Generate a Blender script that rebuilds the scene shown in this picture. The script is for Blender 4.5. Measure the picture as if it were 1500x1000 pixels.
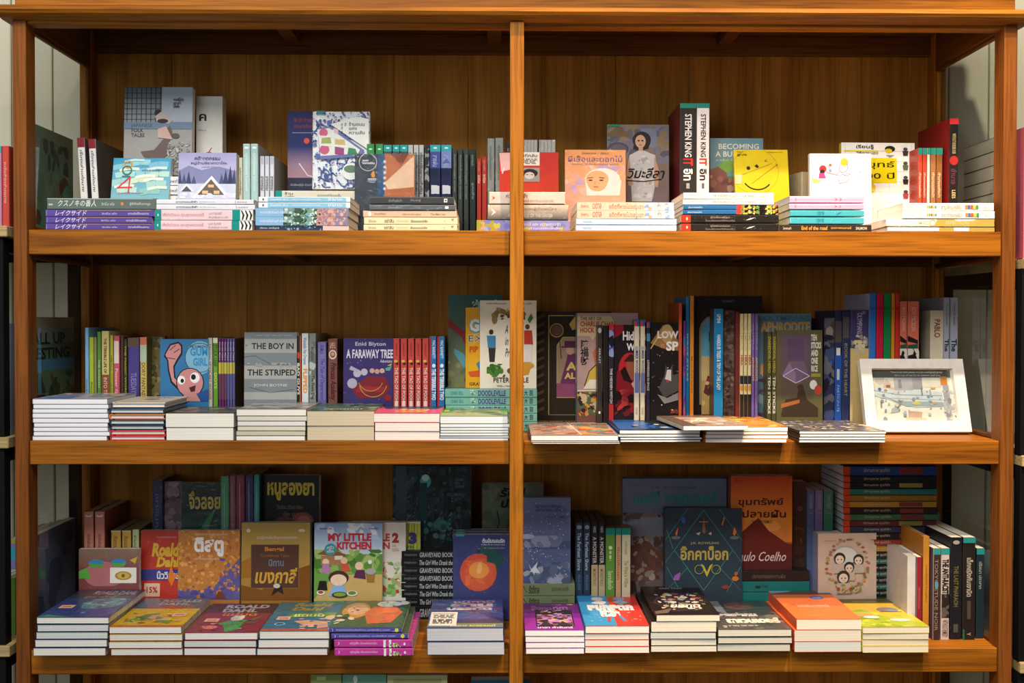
import bpy, math, random
from mathutils import Matrix, Vector
import numpy as np
rnd = random.Random(7)
sc = bpy.context.scene
for o in list(bpy.data.objects): bpy.data.objects.remove(o)
COL = sc.collection
PI = math.pi
# ------------------------------------------------------------------ camera
F_PX, CAM_Y, CZ = 1650.0, -1.98, 1.35            # focal length in pixels, distance, eye height
PITCH, ROLL, YAW = math.radians(1.036), math.radians(0.083), math.radians(0.768)
def rotm():
    Rz = Matrix.Rotation(YAW, 3, 'Z'); Rx = Matrix.Rotation(PITCH, 3, 'X')
    A = Rx @ Rz                                    # world -> (right, forward, up)
    B = Matrix(((1,0,0),(0,0,1),(0,-1,0))) @ A     # -> (x right, y up, -z forward)
    R = Matrix.Rotation(-ROLL, 3, 'Z') @ B
    return R.transposed()
RC = rotm()
cam_d = bpy.data.cameras.new('camera'); cam = bpy.data.objects.new('camera', cam_d); COL.objects.link(cam)
cam_d.sensor_width = 36; cam_d.lens = F_PX * 36 / 1500; cam_d.clip_start = 0.05
cam.matrix_world = Matrix.Translation((0, CAM_Y, CZ)) @ RC.to_4x4()
sc.camera = cam
cam_d.dof.use_dof = False
# ------------------------------------------------------------------ light
sc.view_settings.view_transform = 'Standard'; sc.view_settings.look = 'None'
sc.view_settings.gamma = 1; sc.view_settings.use_curve_mapping = False
sc.view_settings.exposure = -0.13
w = bpy.data.worlds.new('world'); sc.world = w; w.use_nodes = True
w.node_tree.nodes['Background'].inputs[0].default_value = (0.74, 0.76, 0.76, 1)
w.node_tree.nodes['Background'].inputs[1].default_value = 0.15
def spot(name, loc, aim, power, col, deg, blend, size=.03):
    d = bpy.data.lights.new(name, 'SPOT'); d.energy = power; d.color = col
    d.spot_size = math.radians(deg); d.spot_blend = blend; d.shadow_soft_size = size
    o = bpy.data.objects.new(name, d); COL.objects.link(o)
    o.location = Vector(loc) + Vector((0,0,CZ))
    o.rotation_euler = (Vector(aim) - Vector(loc)).to_track_quat('-Z', 'Y').to_euler()
    return o
def area(name, loc, aim, power, col, sx, sy):
    d = bpy.data.lights.new(name, 'AREA'); d.energy = power; d.color = col; d.shape = 'RECTANGLE'; d.size = sx; d.size_y = sy
    o = bpy.data.objects.new(name, d); COL.objects.link(o)
    o.location = Vector(loc) + Vector((0,0,CZ))
    o.rotation_euler = (Vector(aim) - Vector(loc)).to_track_quat('-Z', 'Y').to_euler()
    return o
WARM = (1.0, .67, .34)
spot('ceiling_spot_wall', (.62, -1.3, 1.62), (1.05, .4, .42), 120, (1,.86,.64), 22, .5)
spot('ceiling_spot_center', (.45, -.62, 1.62), (.40, .0, .30), 205, WARM, 54, .9)
spot('ceiling_spot_right', (.80, -.96, 1.62), (.74, .0, -.30), 250, (1,.80,.60), 44, .9)
spot('ceiling_spot_left', (-.35, -.95, 1.62), (-.45, .05, .1), 36, (1,.76,.52), 70, 1)
area('window_daylight', (-1.7, -3.6, .5), (-.2, 0, -.25), 32, (.86, .93, 1.0), 2.4, 1.8)
area('ceiling_panel', (-.35, -1.95, 1.64), (-.15, 0, -.3), 74, (1.0, .97, .93), 1.8, .7)
# ------------------------------------------------------------------ materials
def lin(h):
    v = [int(h[i:i+2], 16)/255 for i in (0,2,4)]
    return tuple((c/12.92 if c <= .04045 else ((c+.055)/1.055)**2.4) for c in v) + (1.0,)
def newmat(name):
    m = bpy.data.materials.new(name); m.use_nodes = True
    return m, m.node_tree.nodes, m.node_tree.links, m.node_tree.nodes['Principled BSDF']
def attr_mat(name, rough, spec=.5, lines=None, amt=.1):
    m, N, L, b = newmat(name)
    a = N.new('ShaderNodeAttribute'); a.attribute_name = 'Col'
    tc = N.new('ShaderNodeTexCoord'); mp = N.new('ShaderNodeMapping'); nz = N.new('ShaderNodeTexNoise')
    L.new(tc.outputs['Object'], mp.inputs[0]); L.new(mp.outputs[0], nz.inputs[0])
    mp.inputs['Scale'].default_value = lines or (60, 60, 60); nz.inputs['Scale'].default_value = 1; nz.inputs['Detail'].default_value = 3
    mr = N.new('ShaderNodeMapRange'); L.new(nz.outputs[0], mr.inputs[0])
    mr.inputs[1].default_value = .3; mr.inputs[2].default_value = .7; mr.inputs[3].default_value = 1-amt; mr.inputs[4].default_value = 1+amt*.3
    mx = N.new('ShaderNodeMix'); mx.data_type = 'RGBA'; mx.blend_type = 'MULTIPLY'; mx.inputs[0].default_value = 1
    L.new(a.outputs['Color'], mx.inputs[6]); L.new(mr.outputs[0], mx.inputs[7]); L.new(mx.outputs[2], b.inputs['Base Color'])
    b.inputs['Roughness'].default_value = rough; b.inputs['Specular IOR Level'].default_value = spec
    return m
M_COVER = attr_mat('printed_cover', .3, .15, None, .07)
M_PAGE = attr_mat('paper_pages', .85, .2, (3, 420, 3), .16)
M_PLAIN = attr_mat('painted', .5, .3)
def wood(name, c0, c1, axis, rough=.38, scale=1.0, bump=.15, grain=.60):
    m, N, L, b = newmat(name)
    tc = N.new('ShaderNodeTexCoord'); mp = N.new('ShaderNodeMapping'); oi = N.new('ShaderNodeObjectInfo')
    add = N.new('ShaderNodeVectorMath'); add.operation = 'ADD'
    mul = N.new('ShaderNodeVectorMath'); mul.operation = 'SCALE'; mul.inputs['Scale'].default_value = 37
    cx = N.new('ShaderNodeCombineXYZ')
    for i in range(3): L.new(oi.outputs['Random'], cx.inputs[i])
    L.new(cx.outputs[0], mul.inputs[0]); L.new(tc.outputs['Object'], add.inputs[0]); L.new(mul.outputs[0], add.inputs[1])
    L.new(add.outputs[0], mp.inputs[0])
    s = [26*scale]*3; s['xyz'.index(axis)] = 1.6*scale; mp.inputs['Scale'].default_value = s
    n1 = N.new('ShaderNodeTexNoise'); n1.inputs['Scale'].default_value = 1; n1.inputs['Detail'].default_value = 5; n1.inputs['Distortion'].default_value = .8
    L.new(mp.outputs[0], n1.inputs[0])
    mp2 = N.new('ShaderNodeMapping'); s2 = [260*scale]*3; s2['xyz'.index(axis)] = 9*scale; mp2.inputs['Scale'].default_value = s2
    L.new(add.outputs[0], mp2.inputs[0]); n2 = N.new('ShaderNodeTexNoise'); n2.inputs['Scale'].default_value = 1; n2.inputs['Detail'].default_value = 2
    L.new(mp2.outputs[0], n2.inputs[0])
    r1 = N.new('ShaderNodeValToRGB'); r1.color_ramp.elements[0].position = .32; r1.color_ramp.elements[1].position = .68
    r1.color_ramp.elements[0].color = lin(c0); r1.color_ramp.elements[1].color = lin(c1)
    L.new(n1.outputs[0], r1.inputs[0])
    mr = N.new('ShaderNodeMapRange'); mr.inputs[1].default_value = .3; mr.inputs[2].default_value = .55; mr.inputs[3].default_value = grain; mr.inputs[4].default_value = 1.04
    L.new(n2.outputs[0], mr.inputs[0])
    mx = N.new('ShaderNodeMix'); mx.data_type = 'RGBA'; mx.blend_type = 'MULTIPLY'; mx.inputs[0].default_value = 1
    L.new(r1.outputs[0], mx.inputs[6]); L.new(mr.outputs[0], mx.inputs[7]); L.new(mx.outputs[2], b.inputs['Base Color'])
    bp = N.new('ShaderNodeBump'); bp.inputs['Strength'].default_value = bump; bp.inputs['Distance'].default_value = .001
    L.new(n2.outputs[0], bp.inputs['Height']); L.new(bp.outputs[0], b.inputs['Normal'])
    b.inputs['Roughness'].default_value = rough; b.inputs['Specular IOR Level'].default_value = .14
    return m
W_X = wood('teak_horizontal', '80490c', 'a86717', 'x', .5)
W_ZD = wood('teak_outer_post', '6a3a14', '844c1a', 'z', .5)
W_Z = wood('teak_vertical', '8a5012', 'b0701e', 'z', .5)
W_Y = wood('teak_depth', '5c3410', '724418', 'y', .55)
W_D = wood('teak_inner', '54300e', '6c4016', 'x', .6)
W_B = wood('teak_back_plank', '8e5a16', 'b87c30', 'z', .6, .8, .1, .76)
W_P = wood('pale_plywood', 'a08a60', 'b8a070', 'x', .6)
def glass_mat(name, gl=.10, rough=.02, tint=(.93,.96,.95,1), bump=0):
    m = bpy.data.materials.new(name); m.use_nodes = True; N = m.node_tree.nodes; L = m.node_tree.links; N.clear()
    out = N.new('ShaderNodeOutputMaterial'); t = N.new('ShaderNodeBsdfTransparent'); g = N.new('ShaderNodeBsdfGlossy'); mx = N.new('ShaderNodeMixShader')
    t.inputs[0].default_value = tint; g.inputs['Roughness'].default_value = rough
    fr = N.new('ShaderNodeFresnel'); fr.inputs[0].default_value = 1.45
    ma = N.new('ShaderNodeMath'); ma.operation = 'ADD'; ma.inputs[1].default_value = gl; ma.use_clamp = True
    ge = N.new('ShaderNodeNewGeometry'); inv = N.new('ShaderNodeMath'); inv.operation = 'SUBTRACT'; inv.inputs[0].default_value = 1; L.new(ge.outputs['Backfacing'], inv.inputs[1])
    m2 = N.new('ShaderNodeMath'); m2.operation = 'MULTIPLY'
    L.new(fr.outputs[0], ma.inputs[0]); L.new(ma.outputs[0], m2.inputs[0]); L.new(inv.outputs[0], m2.inputs[1]); L.new(m2.outputs[0], mx.inputs[0]); L.new(t.outputs[0], mx.inputs[1]); L.new(g.outputs[0], mx.inputs[2]); L.new(mx.outputs[0], out.inputs[0])
    if bump:
        tc = N.new('ShaderNodeTexCoord'); nz = N.new('ShaderNodeTexNoise'); nz.inputs['Scale'].default_value = 45; nz.inputs['Distortion'].default_value = 2.5; nz.inputs['Detail'].default_value = 2
        bp = N.new('ShaderNodeBump'); bp.inputs['Strength'].default_value = bump; bp.inputs['Distance'].default_value = .004
        L.new(tc.outputs['Object'], nz.inputs[0]); L.new(nz.outputs[0], bp.inputs['Height']); L.new(bp.outputs[0], g.inputs['Normal']); L.new(bp.outputs[0], fr.inputs['Normal'])
    return m
M_GLASS = glass_mat('side_glass', .03)
M_WRAP = glass_mat('plastic_wrap', -.018, .10, (.985,.985,.985,1), .8)
def plain(name, hexc, rough=.5, metal=0, nscale=40, amt=.06):
    m, N, L, b = newmat(name)
    tc = N.new('ShaderNodeTexCoord'); nz = N.new('ShaderNodeTexNoise'); nz.inputs['Scale'].default_value = nscale
    L.new(tc.outputs['Object'], nz.inputs[0]); c = lin(hexc)
    r = N.new('ShaderNodeValToRGB'); r.color_ramp.elements[0].color = tuple(x*(1-amt) for x in c[:3])+(1,); r.color_ramp.elements[1].color = tuple(min(1,x*(1+amt)) for x in c[:3])+(1,)
    L.new(nz.outputs[0], r.inputs[0]); L.new(r.outputs[0], b.inputs['Base Color'])
    b.inputs['Roughness'].default_value = rough; b.inputs['Metallic'].default_value = metal
    return m
M_WALL = plain('wall_paint', 'd0cab4', .8, 0, 8)
M_FLOOR = plain('floor_concrete', '77736c', .6, 0, 5)
M_BLACK = plain('black_steel', '0b0b0c', .7)
M_BLACK.node_tree.nodes['Principled BSDF'].inputs['Specular IOR Level'].default_value = .15
# ------------------------------------------------------------------ mesh accumulator
class MB:
    def __init__(s): s.v=[]; s.f=[]; s.c=[]; s.m=[]
    def poly(s, pts, col, mi=0, cols=None):
        n = len(s.v); s.v += [tuple(p) for p in pts]; s.f.append(tuple(range(n, n+len(pts))))
        s.c.append(cols if cols else [col]*len(pts)); s.m.append(mi)
    def box(s, a, b, col=(1,1,1,1), mi=0, bev=0):
        x0,y0,z0 = a; x1,y1,z1 = b
        if bev <= 0:
            P = [(x0,y0,z0),(x1,y0,z0),(x1,y1,z0),(x0,y1,z0),(x0,y0,z1),(x1,y0,z1),(x1,y1,z1),(x0,y1,z1)]
            for f in ((0,3,2,1),(4,5,6,7),(0,1,5,4),(1,2,6,5),(2,3,7,6),(3,0,4,7)): s.poly([P[i] for i in f], col, mi)
            return
        e = min(bev, (x1-x0)*.45, (y1-y0)*.45, (z1-z0)*.45)
        import itertools
        V = {}
        lo, hi = (x0,y0,z0), (x1,y1,z1)
        for k in itertools.product((0,1),(0,1),(0,1)):
            for ax in range(3):
                p = [ (lo[i] if k[i]==0 else hi[i]) for i in range(3)]
                for i in range(3):
                    if i != ax: p[i] += e if k[i]==0 else -e
                V[(k,ax)] = tuple(p)
        ctr = Vector([(lo[i]+hi[i])/2 for i in range(3)])
        def add(pts):
            n = (Vector(pts[1])-Vector(pts[0])).cross(Vector(pts[2])-Vector(pts[0]))
            c = sum((Vector(p) for p in pts), Vector())/len(pts)
            if n.dot(c-ctr) < 0: pts = pts[::-1]
            s.poly(pts, col, mi)
        for ax in range(3):
            o = [i for i in range(3) if i != ax]
            for sd in (0,1):
                q = []
                for u,v in ((0,0),(1,0),(1,1),(0,1)):
                    k=[0,0,0]; k[ax]=sd; k[o[0]]=u; k[o[1]]=v; q.append(V[(tuple(k),ax)])
                add(q)
        for ax in range(3):
            o = [i for i in range(3) if i != ax]
            for u in (0,1):
                for v in (0,1):
                    k0=[0,0,0]; k0[o[0]]=u; k0[o[1]]=v; k1=list(k0); k1[ax]=1; k0,k1=tuple(k0),tuple(k1)
                    add([V[(k0,o[0])],V[(k1,o[0])],V[(k1,o[1])],V[(k0,o[1])]])
        for k in itertools.product((0,1),(0,1),(0,1)): add([V[(k,0)],V[(k,1)],V[(k,2)]])
    def mesh(s, name, mats):
        me = bpy.data.meshes.new(name); me.from_pydata(s.v, [], s.f)
        a = me.color_attributes.new('Col', 'FLOAT_COLOR', 'CORNER')
        flat = [x for f in s.c for c in f for x in c]; a.data.foreach_set('color', flat)
        for m in mats: me.materials.append(m)
        if len(mats) > 1: me.polygons.foreach_set('material_index', s.m)
        me.update(); return me
def link(name, me, parent=None, M=None, kind=None, label=None, cat=None, group=None):
    o = bpy.data.objects.new(name, me); COL.objects.link(o)
    if parent: o.parent = parent
    if M is not None: o.matrix_world = M if not parent else M
    for k, v in (('kind',kind),('label',label),('category',cat),('group',group)):
        if v: o[k] = v
    return o
LABELS = set()
def root(name, M, label, cat, group=None):
    if label in LABELS: print('DUP LABEL', label)
    LABELS.add(label)
    n = len(label.split())
    if n < 4 or n > 16: print('LABEL LEN', n, label)
    o = bpy.data.objects.new(name, None); COL.objects.link(o); o.empty_display_size = .02
    o.matrix_world = M; o['label'] = label; o['category'] = cat
    if group: o['group'] = group
    return o
def sbox(name, a, b, mat, parent=None, kind=None, bev=.0008):
    """box given in rail coordinates (z relative to the eye), mesh centred on its own origin"""
    c = [(a[i]+b[i])/2 for i in range(3)]; hb = [(b[i]-a[i])/2 for i in range(3)]
    mb = MB(); mb.box([-x for x in hb], hb, bev=bev)
    o = link(name, mb.mesh(name, [mat]), None, None, kind)
    if parent: o.parent = parent; o.location = Vector(c) + Vector((0,0,CZ)) - parent.location
    else: o.location = Vector(c) + Vector((0,0,CZ))
    return o
# ------------------------------------------------------------------ pixel -> world at a known depth
def W(px, py, Y):
    d = RC @ Vector(((px-750)/F_PX, -(py-500)/F_PX, -1)); t = (Y - CAM_Y)/d.y
    return Vector((t*d.x, Y, t*d.z))
# ------------------------------------------------------------------ structure
z1, z1b, z2, z2b, z3, z3b = .1585, .1156, -.2108, -.2522, -.5795, -.6221
zf = .515; XL, XR, XC0, XC1 = -.8414, .9135, .0224, .0466
PW = .0235; DEP = .345
mb = MB(); mb.box((-4,-.005,-2), (4,.03,2))
wall = sbox('wall_back', (-3.2, .43, -CZ), (3.2, .5, 1.75), M_WALL, kind='structure', bev=0)
x = -3.1
while x < 3.1:
    if x > -1.6 and x < 1.7:
        sbox('wall_panel', (x, .42, -CZ+.1), (x+.0835, .43, 1.74), M_WALL, wall, bev=.002)
    x += .0865
sbox('baseboard_back', (-3.2,.405,-CZ), (3.2,.42,-CZ+.1), M_WALL, kind='structure')
sbox('floor', (-3.2,-4.2,-CZ-.05), (3.2,.5,-CZ), M_FLOOR, kind='structure', bev=0)
case = root('bookcase', Matrix.Translation((0,.17,0)), 'tall open teak bookcase with glass sides filled with books', 'bookcase')
B = lambda n,a,b,m,bev=.0012: sbox(n, a, b, m, case, bev=bev)
zb0 = -1.28
for s,(a,b) in enumerate(((XL,XL+PW),(XR-PW,XR))):
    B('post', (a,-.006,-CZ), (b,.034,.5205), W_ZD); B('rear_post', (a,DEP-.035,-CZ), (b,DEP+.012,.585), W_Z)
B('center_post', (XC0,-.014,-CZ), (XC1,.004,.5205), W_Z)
# cornice
prof = [(-.006,.532),(-.020,.534),(-.030,.5385),(-.034,.544),(-.032,.5505),(-.022,.5545),(.0,.5545),(.05,.5545),(.05,.532)]
mb = MB()
x0,x1 = XL-.016, XR+.016
n = len(prof)
for i in range(n):
    a,b = prof[i], prof[(i+1)%n]; mb.poly([(x0,a[0],a[1]),(x1,a[0],a[1]),(x1,b[0],b[1]),(x0,b[0],b[1])][::-1], (1,1,1,1))
mb.poly([(x0,p[0],p[1]) for p in prof], (1,1,1,1)); mb.poly([(x1,p[0],p[1]) for p in prof][::-1], (1,1,1,1))
o = link('cornice', mb.mesh('cornice',[W_X]), case); o.location = (0,-.17,CZ-.0115)
B('frieze', (XL+.004,-.004,.543), (XR-.004,.02,.80), W_X)
B('crown', (XL-.03,-.088,.655), (XR+.03,.10,.69), W_X)
B('front_rail', (XL+PW,.0,zf), (XR-PW,.028,.543), W_X)
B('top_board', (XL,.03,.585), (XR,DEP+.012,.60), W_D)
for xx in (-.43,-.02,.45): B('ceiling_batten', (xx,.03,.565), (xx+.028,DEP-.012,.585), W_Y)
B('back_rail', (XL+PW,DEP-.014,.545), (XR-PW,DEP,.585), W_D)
for (zt, zb) in ((z1,z1b),(z2,z2b),(z3,z3b),(-.97,-1.012)):
    B('shelf_rail', (XL+PW,.0,zb), (XC0-.0005,.022,zt), W_X); B('shelf_rail', (XC1+.0005,.0,zb), (XR-PW,.022,zt), W_X)
    B('shelf_board', (XL+.004,.022,zt-.019), (XR-.004,DEP-.001,zt), W_X)
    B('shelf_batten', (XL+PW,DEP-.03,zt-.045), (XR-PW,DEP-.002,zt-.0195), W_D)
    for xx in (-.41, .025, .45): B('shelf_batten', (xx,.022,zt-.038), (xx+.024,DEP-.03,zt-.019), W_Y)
B('plinth', (XL+PW,.02,-CZ), (XR-PW,.04,-1.25), W_X)
PWD = .1516; x = XL+PW; k = 0
while x < XR-PW-.01:
    e = min(x+PWD, XR-PW)
    B('back_plank', (x+.0002,DEP+(.0008 if k%2 else 0),-1.3), (e-.0002,DEP+.012,.585), W_B, .0006); x = e; k += 1
for sx in (-1,1):
    xo = XL if sx<0 else XR
    f = lambda a,b: (min(xo-sx*a, xo-sx*b), max(xo-sx*a, xo-sx*b))
    for (zlo,zhi) in ((z1,.520),(z2,z1b+.005),(z3,z2b+.005),(-.97,z3b+.005)):
        a,b = f(.010,.013)
        g = B('glass_pane', (a,.03,zlo), (b,DEP-.03,zhi), M_GLASS, 0)
        a,b = f(.013,.021); B('glass_bead', (a,.034,zlo), (b,DEP-.034,zlo+.009), W_Y, .002)
        B('glass_bead', (a,.034,zhi-.012), (b,DEP-.034,zhi-.003), W_Y, .002)
        B('glass_bead', (a,DEP-.044,zlo+.009), (b,DEP-.035,zhi-.012), W_Z, .002)
    a,b = f(0,.022); B('side_rail', (a,.034,.515), (b,DEP-.034,.585), W_Y)
    for zt in (z1,z2,z3,-.97):
        a,b = f(0,.010); B('side_rail', (a,.034,zt-.045), (b,DEP-.034,zt-.005), W_Y)
# ------------------------------------------------------------------ flat print
GC = {}
def glyphs(s, bold=0.0, shear=0.0):
    k = (s,bold,shear)
    if k in GC: return GC[k]
    c = bpy.data.curves.new('t','FONT'); c.body = s; c.resolution_u = 2; c.offset = bold; c.shear = shear; c.align_x = 'LEFT'; c.space_line = .95
    o = bpy.data.objects.new('t', c); COL.objects.link(o)
    bpy.context.view_layer.update()
    me = bpy.data.meshes.new_from_object(o.evaluated_get(bpy.context.evaluated_depsgraph_get()))
    v = np.array([q.co[:2] for q in me.vertices]) if len(me.vertices) else np.zeros((0,2))
    f = [tuple(p.vertices) for p in me.polygons]
    if len(v):
        lo, hi = v.min(0), v.max(0); v = (v-lo)/np.maximum(hi-lo, 1e-6)
    bpy.data.meshes.remove(me); bpy.data.objects.remove(o); bpy.data.curves.remove(c)
    GC[k] = (v.tolist(), f); return GC[k]
def paint(mb, fn, art, asp, L0=.00018):
    """art ops in unit coordinates; fn(u,v,off) -> local point; asp = height/width of the face"""
    off = L0
    for op in art:
        t = op[0]; off += .00007
        P = lambda u,v: fn(min(1,max(0,u)), min(1,max(0 if t in 'RG' else 1e-4,v)), off)
        if t == 'R': _,a,b,c,d,col = op; mb.poly([P(a,b),P(c,b),P(c,d),P(a,d)], lin(col))
        elif t == 'G':
            _,a,b,c,d,ct,cb = op; ct,cb = lin(ct),lin(cb); mb.poly([P(a,b),P(c,b),P(c,d),P(a,d)], None, 0, [cb,cb,ct,ct])
        elif t == 'E':
            _,cu,cv,ru,col = op[:5]; rv = op[5] if len(op)>5 else ru/asp; n = 18
            mb.poly([P(cu+ru*math.cos(2*PI*i/n), cv+rv*math.sin(2*PI*i/n)) for i in range(n)], lin(col))
        elif t == 'O':
            _,cu,cv,r,wd,col = op[:6]; n = 24; a0,a1 = (op[6],op[7]) if len(op)>6 else (0,360)
            for i in range(n):
                A = math.radians(a0+(a1-a0)*i/n); Bq = math.radians(a0+(a1-a0)*(i+1)/n)
                q = lambda rr,an: P(cu+rr*math.cos(an), cv+rr/asp*math.sin(an))
                mb.poly([q(r-wd,A),q(r,A),q(r,Bq),q(r-wd,Bq)], lin(col))
        elif t == 'P': mb.poly([P(*p) for p in op[1]], lin(op[2]))
        elif t == 'L':
            _,pts,wd,col = op
            for (a,b),(c,d) in zip(pts, pts[1:]):
                dx,dy = c-a,(d-b)*asp; l = math.hypot(dx,dy) or 1; nx,ny = -dy/l*wd/2, dx/l*wd/2/asp
                mb.poly([P(a-nx,b-ny),P(c-nx,d-ny),P(c+nx,d+ny),P(a+nx,b+ny)], lin(col))
        elif t == 'T':
            _,s,a,b,c,d,col = op[:7]; bold = op[7] if len(op)>7 else .012; sh = op[8] if len(op)>8 else 0; up = op[9] if len(op)>9 else 0
            v,f = glyphs(s,bold,sh); n = len(mb.v); L = lin(col)
            if up == 1: mb.v += [tuple(P(a+(c-a)*(q[1]), d+(b-d)*q[0])) for q in v]     # reads downwards
            else: mb.v += [tuple(P(a+(c-a)*q[0], b+(d-b)*q[1])) for q in v]
            if up == 1: f = [g for g in f]
            for g in f: mb.f.append(tuple(i+n for i in g)); mb.c.append([L]*len(g)); mb.m.append(0)
        elif t == 'S':
            _,a,b,c,d,n,sz,cols,seed = op; R = random.Random(seed)
            for i in range(n):
                cu,cv = R.uniform(a,c), R.uniform(b,d); r = sz*R.uniform(.5,1.4); th = R.uniform(0,PI); el = R.uniform(.35,1)
                k = 6; pts = []
                for j in range(k):
                    an = 2*PI*j/k; x_,y_ = r*math.cos(an), r*el*math.sin(an)
                    pts.append((min(c,max(a,cu+x_*math.cos(th)-y_*math.sin(th))), min(d,max(b,cv+(x_*math.sin(th)+y_*math.cos(th))/asp))))
                off += .000001
                mb.poly([P(*p) for p in pts], lin(R.choice(cols)))
BC = {}
def book_meshes(w, h, t, col, art, sart, hard, page, wrap, vb=0.0):
    key = (round(vb,3),round(w,4),round(h,4),round(t,4),str(col),str(art),str(sart),hard,page,wrap)
    if key in BC: return BC[key]
    if isinstance(col, str): col = (col,)*3
    cf, cs, cb = [tuple(lin(c)) for c in col]; cb = cb[:3]+(1.0,); cf = (cf[0]+1e-6,)+cf[1:]; cb = (cb[0]+2e-6,)+cb[1:]
    c = .0022 if hard else .0005; c = min(c, t*.2); r = min(.0016 if not hard else .003, t*.3)
    ho = .003 if hard else .0
    X0, X1, T = -w/2, w/2, t/2
    outer = [(X1,-T,cf)]
    if hard and w > .05: outer += [(X0+.011,-T,cf),(X0+.008,-T+.0009,cf),(X0+.005,-T,cf)]
    for i in range(4):
        a = PI/2*i/3; outer.append((X0+r-r*math.sin(a), -T+r-r*math.cos(a), cs))
    for i in range(4):
        a = PI/2*i/3; outer.append((X0+r-r*math.cos(a), T-r+r*math.sin(a), cs if i<3 else cb))
    if hard and w > .05: outer += [(X0+.005,T,cb),(X0+.008,T-.0009,cb),(X0+.011,T,cb)]
    outer.append((X1,T,cb))
    inner = [(X1,-T+c),(X0+c,-T+c),(X0+c,T-c),(X1,T-c)]
    mb = MB()
    for a,b in zip(outer, outer[1:]):
        cc = cf if a is outer[0] or (a[2] is cf and b[2] is cf) else cb if a[2] is cb else cs
        if hard and a[2] is cf: cc = cf
        mb.poly([(a[0],a[1],0),(a[0],a[1],h),(b[0],b[1],h),(b[0],b[1],0)], cc)
    wc = lin('d8d4cc') if not hard else cf
    for a,b in zip(inner, inner[1:]): mb.poly([(a[0],a[1],0),(b[0],b[1],0),(b[0],b[1],h),(a[0],a[1],h)], wc)
    for z,fl in ((0,1),(h,0)):
        A = [(p[0],p[1],z) for p in outer]; I = [(p[0],p[1],z) for p in inner]
        ni = len(outer)
        mid = ni//2
        quads = [[A[0]]+A[1:4 if not hard else 5]+[I[1],I[0]], A[(3 if not hard else 4):ni-(3 if not hard else 4)]+[I[2],I[1]], A[ni-(4 if not hard else 5):]+[I[3],I[2]]]
        for q,cc in zip(quads,(cf,cs,cb)):
            mb.poly(q if fl else q[::-1], cc)
    for z0_,z1_ in ((0,h),):
        mb.poly([(X1,-T,0),(X1,-T+c,0),(X1,-T+c,h),(X1,-T,h)], cf); mb.poly([(X1,T-c,0),(X1,T,0),(X1,T,h),(X1,T-c,h)], cb)
    paint(mb, lambda u,v,o: (X0+u*w, -T-o, (vb+v*(1-vb))*h if v>0 else 0), art, h*(1-vb)/w)
    if sart: paint(mb, lambda u,v,o: (X0-o, T-v*t, h*(1-u*(1-vb)) if u<1 else 0), sart, t/h/(1-vb))
    mc = mb.mesh('cover', [M_COVER])
    mp = MB(); inx = ho if hard else .0004
    mp.box((X0+c+.0002,-T+c+.0001,ho+(.0003 if not hard else 0)), (X1-inx,T-c-.0001,h-ho-(.0003 if not hard else 0)), lin(page), 0)
    mpg = mp.mesh('pages', [M_PAGE]); mw = None
    if wrap:
        q = MB(); e = .0012; R = random.Random(str(key))
        nx,ny,nz_ = 6,2,8
        gx = [X0-e+(w+2*e)*i/nx for i in range(nx+1)]; gy = [-T-.0006+(t+.0012)*i/ny for i in range(ny+1)]; gz = [-e+(h+2*e)*i/nz_ for i in range(nz_+1)]
        J = {}
        def V(i,j,k):
            if (i,j,k) not in J: J[(i,j,k)] = (gx[i]+R.uniform(-.0005,.0005), gy[j]+R.uniform(-.0002,.0002), gz[k]+R.uniform(-.0005,.0005))
            return J[(i,j,k)]
        for i in range(nx):
            for k in range(nz_):
                q.poly([V(i,0,k),V(i+1,0,k),V(i+1,0,k+1),V(i,0,k+1)],(1,1,1,1)); q.poly([V(i,ny,k),V(i,ny,k+1),V(i+1,ny,k+1),V(i+1,ny,k)],(1,1,1,1))
            for j in range(ny):
                q.poly([V(i,j,0),V(i,j+1,0),V(i+1,j+1,0),V(i+1,j,0)],(1,1,1,1)); q.poly([V(i,j,nz_),V(i+1,j,nz_),V(i+1,j+1,nz_),V(i,j+1,nz_)],(1,1,1,1))
        for j in range(ny):
            for k in range(nz_):
                q.poly([V(0,j,k),V(0,j,k+1),V(0,j+1,k+1),V(0,j+1,k)],(1,1,1,1)); q.poly([V(nx,j,k),V(nx,j+1,k),V(nx,j+1,k+1),V(nx,j,k+1)],(1,1,1,1))
        for (sx,zz) in ((-1,0),(1,0),(-1,h),(1,h)):       # folded tabs at the corners
            xe = X0-e if sx<0 else X1+e
            q.poly([(xe,-T,zz),(xe+sx*R.uniform(.004,.009),R.uniform(-T,T)*.5,zz+(.003 if zz==0 else -.003)),(xe,T,zz)],(1,1,1,1))
        mw = q.mesh('plastic_wrap', [M_WRAP])
        for p in mw.polygons: p.use_smooth = False
    BC[key] = (mc, mpg, mw); return BC[key]
def place(M, w, h, t, col, art, sart, hard, page, wrap, label, group, name=None, vb=0.0):
    ms = book_meshes(w,h,t,col,art or [],sart or [],hard,page,wrap,vb)
    r = root(name or ('hardcover_book' if hard else 'paperback_book'), Matrix.Translation((0,0,CZ)) @ M, label, 'book', group)
    for n,m in zip(('cover','pages','plastic_wrap'), ms):
        if m: c = bpy.data.objects.new(n, m); COL.objects.link(c); c.parent = r
    return r
R4 = lambda a,ax: Matrix.Rotation(math.radians(a), 4, ax)
T4 = lambda *v: Matrix.Translation(v)
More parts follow.
